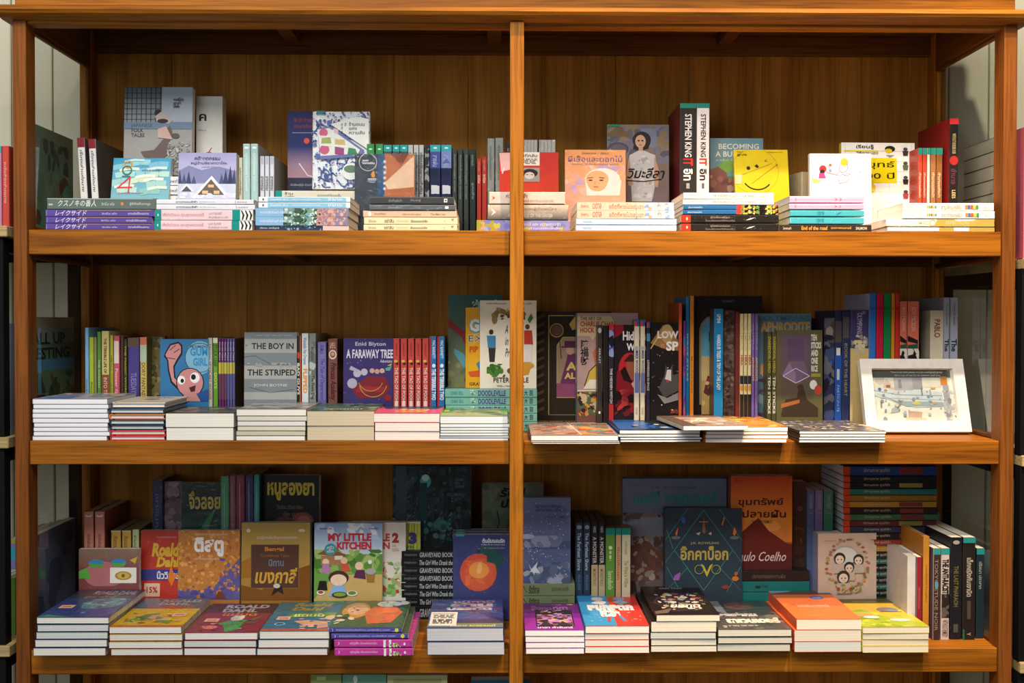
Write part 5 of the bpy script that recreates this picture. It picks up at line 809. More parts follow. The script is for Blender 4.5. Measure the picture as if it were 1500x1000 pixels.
stk(378,482,-.035,z3,[923.5,938.3,953.6,966.5],.20,'wrapped cream-paged paperback',('2c7a9a','2c7a9a','c84050'),'in the teal-topped stack',54,
 [('R',0,0,1,1,'2878a0'),('R',0,.6,.9,1,'35808c'),('R',0,0,1,.07,'dc5a2c'),('T','Roald\nDahl',.25,.68,.85,.97,'c8a84c',.05,.2),('P',[(.2,.44),(.95,.5),(1,.62),(.3,.58)],'6a9a3c'),('T','แดนนี่',.35,.47,.8,.6,'d8dc9c',.04),('P',[(.4,.32),(.6,.36),(.9,.3),(.95,.12),(.8,.08),(.78,.2),(.6,.16)],'d0a08c'),('E',.95,.44,.12,'d8b8a4',.08),('S',.4,.05,1,.42,20,.05,['c89488','e0b8a0','2878a0'],3)]+lab_(.12,.36)+[('O',.22,.22,.08,.02,'9ac4d4')],
 xs=[(380,482),(378,481),(377,480)],page=['e6e4da','e4e2da','dcdcd4'],wrap=True,grp=g3)
vi = ('c84aa0','b83c98','c84aa0'); vis=[('O',.045,.5,.02,.006,'e8d0e4',-80,80),('T','ครัวปู่เย็น เรื่องเล่าจากไร่นา',.2,.3,.55,.72,'e6c0dc'),('R',.63,0,.66,1,'e8e0e4'),('R',.7,0,.73,1,'e8e0e4'),('S',.68,0,.85,.6,14,.018,['6aa43c','a8c86c','e8e4d8'],3),('E',.9,.45,.012,'d8e0e8',.2)]
bu = ('4c6048','4a48a0','4c6048'); bus=[('O',.04,.5,.018,.006,'e0d8a0',-80,80),('T','ถ้าต้นไม้เดินได้จะเป็นยังไงนะ และเรื่องอื่นๆ ของเรา',.1,.3,.84,.72,'c4c4e0'),('E',.93,.5,.026,'d0d430',.38)]
gir = [('R',0,0,1,1,'34603e'),('P',[(0,.18),(.45,.08),(1,.2),(1,.6),(.5,.7),(0,.62)],'30583c'),('E',.62,.74,.3,'e09a3c',.2),('E',.64,.72,.2,'e8bc98',.15),('P',[(.12,.5),(.16,.18),(.55,.06),(.78,.2),(.76,.5),(.5,.6)],'dc6a40'),('S',.15,.15,.75,.5,12,.1,['e07848','d86440'],3),('E',.86,.3,.12,'d8d4c8'),('E',.9,.12,.08,'c8ccc4'),('S',.75,.02,1,.35,14,.03,['4a50a0','b8c4a0','d8dcd0'],5),('E',.62,.72,.02,'6a3428',.03),('L',[(.55,.8),(.56,.77)],.02,'8a4434'),('L',[(.68,.8),(.69,.77)],.02,'8a4434'),('S',.1,.7,.5,.98,8,.05,['d8c8b4','34603e'],8)]
stack('LS',484,601,-.04,z3,[918.3,928.8,939.3,954,968.5],.185,[
 dict(c=bu,x=(482,589),d='wrapped paperback with a blue spine',s=bus,a=gir,wrap=True),dict(c=bu,x=(484.5,597),d='wrapped paperback with a blue spine',s=bus,wrap=True),
 dict(c=vi,x=(490,604.5),d='wrapped paperback with a magenta spine',s=vis,wrap=True),dict(c=vi,x=(490,604.5),d='wrapped paperback with a magenta spine',s=vis,wrap=True)],
 'in the green-topped stack, bottom shelf',g3,55)
stk(625,742,-.035,z3,[919,941.3,963.3],.20,'thick shrink-wrapped blue paperback',('3c4c8c','2c3c7a','5a4a7a'),'left of the post, bottom shelf',56,
 [('R',0,0,1,1,'42508e'),('G',0,.3,1,1,'3a4a88','5664b0'),('S',0,.4,1,1,30,.14,['4a5ca0','3c6a94','54508c','6a7ab4'],4),('T','หนีภาษี',.3,.86,.9,.96,'c8b4c0',.04),('T','ล้าน',.26,.72,.86,.88,'d8c4cc',.07),('T','บรรทัด',.22,.6,.85,.72,'d8c8cc',.06),('E',.94,.63,.04,'a8283c'),('P',[(.4,.2),(.7,.26),(.9,.34),(1,.3),(1,.12),(.4,.12)],'4a4460'),('G',0,.0,1,.14,'7c8a5c','5c6a8c'),('T','ประภาส ชลศรานนท์',.3,.04,.9,.1,'e0dc8c',.02),
  ('R',.02,.06,.38,.52,'e4ddd6'),('T','รางวัลวรรณกรรม',.05,.44,.35,.49,'4c4a48')]+lines(.06,.3,.34,.42,3,'4a5c58',5)+lines(.06,.12,.32,.26,3,'6a6866',6),
 xs=[(625,737),(626,738.5)],page='c8cad0',wrap=True,grp=g3)
stk(766,856,-.03,z3,[922.5,932.5,942.3,951.5,961],.185,'white-paged purple paperback',('8a2c9a','7a2490','7a2490'),'right of the post, bottom shelf',57,
 [('R',0,0,1,1,'902c9c'),('R',0,.6,1,1,'6a2474'),('T','สิงหะมาตา',.14,.72,.8,.88,'9a6aa0',.03),('T','วรรณกรรมเยาวชน ยอดเยี่ยม',.28,.92,.7,.96,'b08ab8'),('R',.2,.12,.86,.74,'2c2430'),('R',.22,.14,.84,.55,'b07cb8'),('S',.22,.14,.84,.72,60,.07,['3c2c34','a85c34','c8a86c','5c4a54','c890c8','2c2420','8a3c34'],5),('P',[(.26,.14),(.36,.32),(.5,.14)],'3c3034'),('P',[(.54,.14),(.66,.3),(.82,.14)],'3c3034'),('T','มาลา คำจันทร์',.22,.04,.82,.11,'e8dcd0',.03),('E',.86,.93,.06,'a89048',.03)],
 xs=[(769.5,856),(769.5,856),(769.5,856),(770,855.5)],page='f0ece8',grp=g3)
stk(857,951,-.025,z3,[916.3,927,936.5,946,955.5],.225,'blue and red paperback',('c83c34','3a8ac0','c83c34'),'right of the purple stack',58,
 [('R',0,0,.5,1,'3c90c8'),('R',.5,0,1,1,'cc3a34'),('E',.33,.84,.1,'ddd4cc',.06),('E',.7,.84,.1,'7c9ac0',.06),('P',[(.2,.7),(.35,.8),(.48,.74),(.4,.64)],'e0d8d4'),('P',[(.58,.74),(.72,.8),(.84,.72),(.7,.64)],'9ab0cc'),('T','แยกแตก',.12,.46,.88,.64,'f0e8e4',.09),('T','เลอะ',.3,.26,.62,.46,'f0e8e4',.09),('L',[(.42,.26),(.4,.12)],.05,'d04038'),('L',[(.6,.3),(.66,.12)],.05,'4a8cc8'),('S',.05,.12,.3,.34,8,.02,['a8d0e4'],3),('S',.7,.1,.95,.4,8,.02,['e8a8a0'],4)],
 xs=[(857.5,951),(857,951),(857,951),(857,951)],page=['ece6d8','e6d8c8','e2dccc','e4e0d2'],grp=g3)
bkc = ('241c1c','1c1818','241c1c')
stk(955,1050,-.02,z3,[900,910,926,936,946,955.5],.21,'black illustrated paperback',bkc,'right of the blue and red stack',59,
 [('R',0,0,1,1,'231b1c'),('T','Chim Chatt',.3,.9,.7,.95,'b8b0b0',.0,.3),('P',[(.05,.4),(.2,.66),(.45,.74),(.9,.7),(.95,.4),(.6,.3),(.8,.14),(.3,.1)],'3a2c30'),('S',.15,.15,.9,.74,80,.06,['c8c0b8','8a9aa4','a84844','6a8a5c','c8a85c','241b1c','5c4850','d8d4cc'],5),('T','ยมทูต',.3,.18,.8,.34,'d8d0c8',.04,.3),('P',[(.0,.1),(.3,.2),(.2,.05),(.0,.02)],'6a5a50')],
 xs=[(961,1054),(953.5,1049.5),(953,1049),(953,1049),(953,1049.5)],page=['ecdfc8','e4dcc8','c8ccc4','ddd6c4','e0d8c6'],grp=g3)
stk(1052,1159,-.02,z3,[921,933,943.5,955.5],.20,'wrapped mottled grey paperback',('5c5a58','4a4846','4a4846'),'left of the orange stack',60,
 [('R',0,0,1,1,'5c5a56'),('R',0,.5,.3,1,'8a929c'),('R',.3,.55,1,1,'4a4a46'),('S',0,0,1,.6,40,.1,['4c4a46','6a6660','7c7870'],3),('T','คุณเฒ่าคน',.05,.4,.7,.56,'e8e0d8',.09),('T','ลาเวนเดอร์',.2,.2,.95,.38,'e0d8cc',.08),('E',.55,.8,.22,'6a4c48',.14)]+lines(.1,.05,.8,.12,2,'c8c4b8',4),
 page=['d8d4c4','d0ccbc','ccc8b8'],wrap=True,grp=g3)
stk(1164,1262,-.022,z3,[906.5,923,941,957.3],.205,'thick orange paperback',('e0703c','d8582c','d8582c'),'on the bottom shelf',61,
 [('R',0,0,1,1,'e2743e'),('R',0,.86,1,1,'6a4434'),('P',[(.0,.9),(.3,.96),(.4,1),(0,1)],'8a9ab0'),('E',.68,.74,.11,'4a62a8',.06),('E',.68,.74,.08,'7c90c8',.035),('T','โรงสีบางหนี',.22,.4,.72,.5,'e8b08c',.03),('T','เรื่องเล่าของคนบางริมคลอง',.2,.1,.6,.14,'e8a07c')],  # dark brown band at the far end is painted shade from the shelf above
 xs=[(1167,1262.5),(1163,1261.5),(1163.5,1261.5)],page=['e8e0cc','dcd4c0','ccd0cc'],grp=g3)
stk(1263,1361,-.026,z3,[917.8,928,938,948,958.8],.20,'yellow meadow paperback',('d8b830','c8b838','c8b838'),'in the rightmost bottom stack',62,
 [('R',0,0,1,1,'dcb43c'),('R',0,.82,1,1,'6a5c28'),('P',[(0,0),(0,.5),(.3,.6),(.6,.3),(1,.14),(1,0)],'a0b030'),('S',0,0,.8,.45,30,.08,['a8b838','8aa02c','c0c448'],4),('E',.72,.58,.17,'7c8494',.08),('E',.66,.58,.08,'b07c68',.04),('E',.24,.4,.14,'c89060',.06),('E',.32,.32,.12,'e0dcd4',.04),('E',.7,.22,.16,'c8ccc0',.05),('L',[(.1,.3),(.4,.24)],.03,'7a7434'),('L',[(.55,.5),(.9,.5)],.02,'4c5468'),('T','โต๊ะโตะจัง',.3,.84,.7,.9,'a8985c',.01)],  # olive-brown strip along the back edge paints in the shelf's shade
 xs=[(1263,1361),(1264,1361),(1263,1360.5),(1263,1360)],page=['e6dcc0','dcd2b8','d8ceb4','e2d8be'],grp=g3)
# --- behind, left half
g = 'books standing behind the stacks, bottom shelf left'
for i,(a,b) in enumerate([(122.5,137),(138.5,153)]): S(a,b,749.5,.192,z3,('9a5040','d08878','9a5040'),'salmon spine with white heart, %s one of the pair'%['left','right'][i],[('P',[(.055,.5),(.04,.75),(.06,.9),(.075,.5),(.06,.1),(.04,.25)],'e8dcd4'),('T','หัวใจสีแดง ของเด็กหญิง',.3,.3,.8,.7,'8a403a')],w=.145,group=g,page='c8a88c')
for i,(a,b) in enumerate([(162.5,177),(178.5,192)]): S(a,b,777,.2,z3,('9a7438','d8a850','9a7438'),'ochre spine with pale top, %s one of the pair'%['left','right'][i],[('R',0,0,.03,1,'d8c490'),('T','ดินแดนพ่อมด',.1,.25,.5,.75,'7a5a20')],w=.135,group=g,page='b09a6c')
S(193.5,203.5,775.5,.2,z3,('8a9060','c8cc98','8a9060'),'pale green spine right of the ochre pair',[('T','สวนหลังบ้าน',.1,.25,.5,.75,'5a6034')],w=.135,group=g,page='b0a880')
F(115,203,806,.170,z3,.012,('a06858','8a6a54','8a6a54'),'wrapped cover with two round blue and green goggles and a gold seal',
 [('R',0,0,1,1,'7c4440'),('G',0,.5,1,1,'8a7060','7c4c44'),('E',.42,.3,.34,'b06a6c',.36),('E',.29,.62,.13,'3c84b0',.1),('P',[(.17,.6),(.41,.6),(.38,.5),(.2,.5)],'5a9a44'),('E',.66,.64,.13,'3c84b0',.1),('P',[(.54,.62),(.79,.62),(.75,.52),(.58,.52)],'5a9a44'),('P',[(0,.4),(.14,.5),(.2,.2),(0,.2)],'5aa044'),('P',[(.85,.7),(.98,.8),(.94,.6)],'c8a040'),('R',.52,.08,.96,.5,'e0dccf'),('E',.74,.28,.14,'a8843c',.12),('E',.74,.28,.1,'c8a850',.09),('E',.74,.28,.03,'7c5c20',.05)],group=g,wrap=True,lean=1)
F(204.5,262,780,.196,z3,.014,('b83428','a82c24','b83428'),'red cover with yellow hand-lettered author name and a blue band',
 [('R',0,0,1,1,'bc3828'),('T','Roald',.28,.62,1.0,.82,'d8b030',.05,.2),('T','Dahl',.4,.47,1.0,.62,'d8b030',.05,.2),('R',0,.28,1,.44,'3c3c80'),('T','นิ้ววิเศษ',.42,.3,1,.42,'dcd8e0',.03),('T','วรรณกรรมสำหรับเยาวชน',.4,.89,.9,.92,'d89a80'),('R',.1,.05,.5,.24,'e0b8a0'),('T','15%',.16,.1,.44,.19,'a83c34',.03),('P',[(.7,.3),(.78,.5),(.86,.36),(.98,.4),(.86,.28),(.8,.2)],'e07828')],group=g,wrap=True,lean=3)
F(259.5,350,780,.186,z3,.016,('c07a34','b87030','c07a34'),'shimmering orange cover with large white Thai title and violet lower corner',
 [('R',0,0,1,1,'bc7834'),('P',[(.5,.1),(.7,.3),(1,.6),(1,0),(0,0),(0,.16),(.3,.14)],'5c5490'),('S',0,.1,1,1,240,.03,['c8883c','b06c28','d89c54','a06030','cc8e48'],4),('S',.0,.0,.9,.2,40,.04,['5c5490','4a4888','b07440'],6),('S',.68,.25,1,.6,26,.04,['5c5490','6a5c98','b87840'],8),('P',[(.6,.02),(.66,.12),(.72,.12),(.78,.02)],'7c3c24'),('T','ติสตู',.26,.62,.74,.9,'ece4e0',.045),('T','นักปลูกต้นไม้',.27,.57,.66,.61,'d8bca4'),('T','MAURICE DRUON / วรรณกรรมคลาสสิก',.28,.93,.8,.955,'e0c0a0')],group=g,wrap=True,lean=3)
S(222.5,238,705,.235,z3,('3c3c4c','2c3050','3c3c4c'),'navy wrapped spine left of the dark green cover',[('T','เงาจันทร์',.1,.3,.4,.7,'5a5c80')],w=.09,group=g,wrap=True)
F(239,265,708,.24,z3,.012,('5c4a50',)*3,'wrapped dusky pink and brown cover strip left of the dark green cover',[('S',0,.3,1,1,40,.3,['7c6468','4a3438','8a7478','3c2428'],3)],group=g,wrap=True,lean=1)
F(265.5,322,709.5,.232,z3,.016,('1c3428',)*3,'dark green cover with gold Thai title and a leaf, behind the orange one',
 [('R',0,0,1,1,'1a2a22'),('G',0,.3,1,.8,'1c2c24','24604a'),('T','จิ๋วลอย',.18,.8,1,.94,'b8a450',.03),('P',[(.4,.6),(.62,.72),(.9,.82),(.7,.66),(.8,.58),(.6,.6)],'3c7c54'),('P',[(0,.45),(.5,.66),(1,.6),(1,.4)],'245c40'),('S',.3,.35,1,.6,24,.06,['3c2424','1c3c2c','2c6a4a'],4)],group=g,wrap=True,lean=1)
for i,(a,b,c,cn) in enumerate([(323,335.5,'4a8a60','green'),(336,345,'7c4a4c','grey-red'),(345.5,358.5,'7c2c44','crimson'),(359.5,371,'30345c','navy'),(371.8,380,'2c8a84','turquoise')]):
    S(a,b,699-i*.5,.215,z3,(c,c,c),'%s shrink-wrapped spine in the colourful row before the mouse cover'%cn,[('R',.05,.4,.9,.46,'a8a8b0'),('S',.6,.1,.75,.9,5,.1,[c,'3c3c3c'],2)],w=.11,group=g,wrap=True)
F(380.5,468,697,.228,z3,.016,('181614',)*3,'black cover with yellow Thai title and a big-eared brown mouse',
 [('R',0,0,1,1,'191715'),('T','หนูลองยา',.12,.82,.92,.95,'c0ac3c',.04),('T','วิลเลียม ดิวิตต์ เขียน',.28,.76,.72,.79,'6a6450'),('T','ปิยะ แปล',.4,.71,.66,.74,'6a6450'),('E',.72,.66,.2,'7c4430',.08),('E',.74,.66,.13,'a8604c',.055),('E',.42,.6,.24,'5c3420',.11),('E',.5,.63,.05,'1c1210'),('E',.51,.64,.018,'d8d0c8')],group=g,lean=1,yaw=-4)
F(352.5,453,768,.186,z3,.024,('a88838','8a7030','a88838'),'gold desert cover with a brown plaque and ornate orange lettering',
 [('G',0,0,1,1,'b0924c','9c6c28'),('P',[(0,.5),(.25,.6),(.2,.3),(0,.28)],'9c6a24'),('P',[(.8,.4),(1,.46),(1,0),(0,0),(0,.2),(.3,.14)],'7c4c18'),('R',.14,.16,.84,.72,'54382c'),('L',[(.14,.16),(.84,.16),(.84,.72),(.14,.72),(.14,.16)],.008,'8a6c3c'),('T','Bengal',.34,.62,.62,.69,'c08038',.03),('T','Combined Tales',.28,.56,.7,.6,'8a5c34'),('T','นิทาน',.4,.44,.62,.53,'6a7484',.03),('T','เบงกาลี',.2,.22,.82,.42,'c8983c',.03,.2),('P',[(.44,.06),(.5,.2),(.6,.18),(.62,.08),(.54,.12)],'2c2220'),('E',.52,.19,.05,'c8c0b0',.03),('E',.1,.9,.03,'d8d0b0'),('E',.88,.9,.05,'d0c8a8',.02),('T','รวมนิทานพื้นบ้านจากแดนภารตะ',.22,.79,.82,.84,'d8ceb0')],group=g,lean=3)
kid = [('G',0,.55,1,1,'8cacd8','c8d8dc'),('S',0,.78,1,1,14,.09,['dfe8ee','b8cce4'],3),('R',0,0,1,.6,'6c9a48'),('S',0,.35,1,.66,40,.1,['5c8c3c','84ac58','4a7a34','a0bc6c'],4),('P',[(.0,.02),(.3,.34),(1,.34),(1,.0),(0,0)],'c8a868'),('P',[(.04,.6),(.2,.68),(.46,.6),(.46,.56)],'8a5434'),('R',.1,.46,.42,.58,'a87850'),('R',.3,.53,.42,.58,'dcd4c0'),
 ('T','MY LITTLE',.2,.77,.84,.87,'c83440',.05),('T','KITCHEN',.33,.66,.84,.76,'c83440',.05),('E',.24,.66,.09,'4a9098'),('T','ครัว\nเด็ก',.19,.62,.29,.71,'d8e4dc'),
 ('E',.17,.5,.05,'e8c8a8'),('P',[(.1,.36),(.13,.48),(.22,.48),(.24,.36)],'b07ca8'),('E',.44,.52,.05,'e0bc98'),('P',[(.4,.38),(.4,.48),(.5,.48),(.54,.38)],'c8583c'),('E',.66,.45,.06,'e8c8a8'),('P',[(.58,.3),(.62,.4),(.74,.4),(.76,.28)],'5c2c50'),('E',.83,.38,.08,'a8a49c',.04),('P',[(.76,.34),(.9,.34),(.88,.24),(.78,.24)],'a0703c'),('E',.82,.5,.03,'e4e8ea'),
 ('E',.36,.3,.15,'4a3028',.09),('E',.36,.27,.12,'ecccb0',.075),('P',[(.22,.06),(.28,.2),(.44,.2),(.5,.06)],'88b0d8'),('E',.38,.08,.12,'3c4428',.04),('E',.38,.085,.09,'8a9c3c',.025),('E',.1,.11,.06,'e8e4d8',.03),('E',.1,.115,.04,'a84c30',.02),('E',.56,.1,.08,'e8e4d8',.035),('E',.56,.105,.06,'6c8c34',.025),('P',[(.05,.14),(.08,.26),(.18,.26),(.2,.14)],'24201e'),('T','MUSHBOOKS',.08,.92,.26,.94,'4c5a7c'),('T','พิมพ์ครั้งที่ 2',.8,.92,.94,.945,'4c5a7c')]
F(459.5,559.5,768,.184,z3,.012,('8cacc8','7c9cc0','8cacc8'),'childrens cookery cover with cartoon family cooking outdoors, frontmost of three',kid,group=g,lean=3)
F(493,594,766.5,.2,z3,.012,('dcd8cc',)*3,'second of three cookery covers, pale with a red numeral',[('R',0,0,1,1,'dcd8cc'),('T','LITTLE',.4,.76,.77,.86,'c84c48',.05),('T','2',.8,.74,.9,.87,'a83c34',.07),('T','KITCHEN',.2,.66,.77,.75,'c84c48',.05),('T','ภาค\nฤดูร้อน',.8,.62,.9,.72,'b8785c'),('E',.75,.38,.13,'8a4030',.1),('P',[(.64,.2),(.7,.36),(.88,.3),(1,.22),(1,.1),(.66,.1)],'b8442c'),('S',.66,.06,1,.5,50,.06,['6a9a4c','8ab068','b8c898','c89878','dcd8cc'],4)],group=g,lean=2)
F(515,615.6,765,.216,z3,.012,('c0c868',)*3,'third of three cookery covers, green bamboo leaves with a purple numeral',[('R',0,0,1,1,'ccd0a8')]+[('L',[(.7+.03*i,.1),(.8+.02*i,.98)],.03,['9aac34','b8c048','7c9a34','c8cc6c'][i%4]) for i in range(10)]+[('T','3',.83,.72,.95,.87,'4a3c78',.08),('T','ภาค\nฤดูฝน',.8,.6,.94,.7,'4c4a40'),('E',.88,.2,.1,'5c4c8c',.09),('S',.76,.05,1,.14,8,.04,['4a9a44','6ab05c'],3)],group=g,lean=1)
S(616,622,745,.27,z3,'2c2420','dark brown narrow spine deep behind the cookery covers',[],w=.05,group=g)
F(575,690,684.5,.236,W(650,806,.24).z,.022,('182428','141e20','182428'),'tall wrapped black cover with a glowing light in a dark forest',
 [('R',0,0,1,1,'151e21'),('S',0,0,1,1,80,.07,['1a2c30','10181a','1e3c40','243438','0e1416'],4)]+[('L',[(.05+.09*i,1),(.07+.09*i,.1)],.012,'22302e') for i in range(11)]+[('G',.04,0,.18,1,'3c5058','28343a'),('E',.42,.82,.07,'4a9c9c',.08),('E',.42,.86,.045,'a8d0cc',.04),('R',.34,.2,.44,.8,'1c3c40'),('T','เด็กหญิง\nผู้ดื่ม\nแสงจันทร์',.8,.74,.91,.86,'5c7c84',.01),('T','KELLY BARNHILL',.7,.64,.92,.68,'4c6870'),('P',[(.5,.3),(.6,.4),(.72,.3),(.64,.2)],'3c6a60'),('S',.4,.1,.8,.4,26,.04,['3c7068','2c4c4c','547c74'],6)],h=None,group=g,wrap=True,lean=1,page='7a6848',hard=True)
dk = ('20201f','1c1d1e','20201f')
stack('LS',590,664,.20,z3,[807,818,829.5,841,852.5,863.5,875,887,906],.13,[dict(c=dk,x=(588,690),d='black paperback with white hand lettering',s=[('T','เด็กหญิงผู้ดื่มแสงจันทร์',.04,.3,.22,.7,'7c8084'),('T',('The Girl Who Drank the' if i in (1,4,5,6) else 'GRAVEYARD BOOK'),.26,.18,.74,.82,'b4b8b8',.015,.25 if i in (1,4,5,6) else 0)]) for i in range(8)],'below the forest light cover','dark pile on the bottom shelf',24)
F(663.5,746,786,.186,z3,.012,('3c4478','343c70','3c4478'),'dark blue cover with a large glowing red-orange fruit',
 [('R',0,0,1,1,'3a4070'),('R',.05,.97,.2,1,'3c94a0'),('P',[(.44,.66),(.5,.8),(.66,.76),(.86,.5),(.8,.4),(.5,.5)],'28504c'),('E',.45,.36,.33,'c85038',.32),('E',.5,.34,.27,'cc5a3c',.26),('P',[(.44,.68),(.6,.67),(.6,.54),(.78,.5),(.95,.55),(.8,.76),(.55,.84)],'28504c'),('S',.22,.14,.7,.56,50,.06,['d06040','cc5838','d8683f'],4),('E',.46,.4,.18,'dc8c44',.14),('P',[(.42,.34),(.44,.5),(.5,.54),(.52,.42),(.48,.34)],'e0a868'),('L',[(.46,.7),(.45,.74)],.04,'28383c'),('T','ต้นส้มแสนรัก',.52,.86,.92,.94,'e0dce4',.03),('T','O Meu Pé de Laranja Lima',.5,.81,.92,.845,'b8b8cc'),('T','โฮเซ วาสคอนเซลอส เขียน',.55,.76,.92,.79,'9a9cb8')],group=g,wrap=True,lean=3)
for i in range(2): F(664,746.5,782-3.5*i,.205+.02*i,z3,.012,('4a5070',)*3,'dark blue cover peeping above the fruit cover, %s of two'%['nearer','farther'][i],[('R',.05,.97,.2,1,'3c94a0')],group=g,wrap=True,lean=3)
F(706,796,709.5,.25,z3,.02,('5c6450',)*3,'grey-green cover with black curly title, half behind the center post',
 [('R',0,0,1,1,'5a6450'),('S',0,.5,1,1,60,.12,['626c56','525c48','6a7460'],3),('T','รัตติ\nปราสาท',.28,.78,1,.97,'1c1c18',.04,.2),('P',[(.5,.66),(.56,.74),(.6,.72),(.66,.78),(.7,.7),(.76,.72),(.78,.62),(.5,.6)],'5c3828'),('S',.4,.5,.95,.7,40,.05,['3c3c2c','4c4a34','2c2c20'],5),('L',[(.2,.5),(.28,.66),(.24,.75)],.02,'2c2c20')],group=g,lean=1,yaw=2)
# --- behind, right half
g = 'books standing behind the stacks, bottom shelf right'
stack('LS',768,842,.172,z3,[854.5,874,890,915],.13,[dict(c=('7c8868','76825e','76825e'),x=(752,842),d='olive green book with dark curly spine print',s=[('T','รัตติกาล',.25,.2,.42,.85,'2c3020',.02,.2),('T','JONATHAN AUXIER',.62,.3,.9,.7,'4a5038'),('L',[(.1,.2),(.16,.8),(.22,.3)],.01,'3c4430')]) for i in range(3)],'below the starry blue cover','olive pile on the bottom shelf',25)
F(747.5,836,729.5,.175,W(800,855,.175).z,.018,('5c6884',)*3,'rounded slate blue cover covered in white snow dots and a white bird',
 [('G',0,0,1,1,'6e7894','4c5a80'),('R',0,.4,1,.5,'4c587c'),('S',0,.1,1,.95,260,.008,['b8bccc','d8d8e0','9aa0b8'],4),('S',0,0,1,.25,40,.08,['7c889c','5c6a84','98a0ac','4c5a70'],6),('S',0,.42,1,.56,20,.1,['8a94a8','6a7690'],7),('E',.28,.55,.12,'a8b0c0',.03),('P',[(.3,.24),(.4,.1),(.46,.26),(.34,.16)],'c8ccd4'),('P',[(.32,.14),(.42,.2),(.5,.12)],'d4d8dc'),('T','อาณาจักร\nนกกระเรียน',.42,.84,.92,.92,'4a5070',.02),('T','กระซิบฝัน',.62,.76,.92,.79,'4a5070'),('T','Bexs',.8,.07,.94,.13,'8a8ca0',.0,.3)],group=g,lean=1,hard=True)
for i,(a,b,k) in enumerate([(843,854,0),(854.7,865,0),(866.2,876,1),(876.8,886.5,1)]):
    if k==0: S(a,b,766,.19,z3,('4a5458','2c3c50','4a5458'),'dark blue spine with white serif title, %s one of the pair'%['left','right'][i],[('E',.06,.5,.03,'8a98a4',.35),('T','The Farthest Shore',.14,.25,.68,.75,'b8c0c4',.01),('T','URSULA K. LE GUIN',.74,.3,.96,.7,'5c7c94')],w=.15,group=g,page='6a5c4c')
    else: S(a,b,766,.19,z3,('4c4844','2a2826','4c4844'),'spine half black and half tan map, %s one of the pair'%['left','right'][i-2],[('T','NESS',.05,.3,.14,.7,'b8b4ac'),('T','A MONSTER',.2,.22,.58,.78,'c8c4bc',.01),('R',.6,0,1,1,'b09c74'),('T','MONSTRUO',.66,.25,.9,.75,'6a5c48')],w=.15,group=g,page='6a5c4c')
S(887.4,901.2,774,.18,z3,('4a6c34','588838','4a6c34'),'green broad spine with teal top between the tan maps and peach spine',[('R',0,0,.1,1,'1c7c6c'),('E',.3,.5,.03,'c8d4a8',.2),('T','โรงงานช็อกโก',.66,.25,.95,.75,'c8d4a8')]+lines(.35,.3,.5,.7,1,'b8c890',3),w=.15,group=g,page='7c6c4c')
S(902,910.3,774,.18,z3,('8a7454','b8946c','8a7454'),'narrow peach spine with teal top, bottom shelf',[('R',0,0,.1,1,'1c7c6c'),('T','ต้นไม้ที่แปลก',.3,.25,.8,.75,'8a5c44')],w=.15,group=g,page='7c6c4c')
S(911,924,774,.18,z3,('a8a488','c0bc9c','a8a488'),'pale cream spine with teal top, left of the large wizard cover',[('R',0,0,.1,1,'1c7c6c'),('T','นางในวรรณคดี',.2,.35,.4,.65,'8a8464'),('T','The Wind in Willow',.5,.25,.92,.75,'9a8c4c',.01)],w=.15,group=g,page='8a8058')
F(912.5,1065,702,.225,z3,.03,('5a6478','6a7484','5a6478'),'very large grey-blue illustrated cover with teal lettering',
 [('G',0,0,1,1,'6a7488','4c3c34'),('S',0,.0,1,.7,90,.12,['5c5048','4a3c36','6c5c58','5c4c44','3c302c','74686c'],4),('S',0,.4,.6,.66,24,.14,['6a747c','7c828c'],6),('T','J.K. ROWLING',.28,.905,.7,.935,'5a5450',.01),('T','แฮร์รี่ พอตเตอร์',.1,.78,.9,.895,'2f8078',.03),('T','กับถ้วยอัคนี',.36,.7,.8,.76,'2f8078',.02),('P',[(.05,.4),(.2,.5),(.4,.3),(.3,.1),(.05,.1)],'6a4438'),('S',.05,.1,.5,.5,60,.03,['8a7c6c','6a4c40','5a4038','a09080'],8),('T','สำนักพิมพ์',.08,.935,.18,.95,'8a4c5c')],group=g,lean=1,hard=True)
dia = [('R',0,0,1,1,'32404a')]
for s_ in (-1,1):
    for k_ in range(-2,4): dia.append(('L',[(.5*k_+.0,0 if s_>0 else 1),(.5*k_+1.15,1 if s_>0 else 0)],.006,'4a8880'))
dia = [('R',0,0,1,1,'32404a')]+[('L',p,.007,'4a8880') for p in ([(0,.62),(.3,1)],[(0,.35),(.5,.98)],[(.5,.98),(1,.35)],[(.7,1),(1,.62)],[(.12,.5),(.5,.02)],[(.88,.5),(.5,.02)],[(.02,.3),(.2,.0)],[(.98,.3),(.8,0)],[(.1,.52),(.02,.75)],[(0,.0),(.3,.3)],[(1,.0),(.7,.3)])]
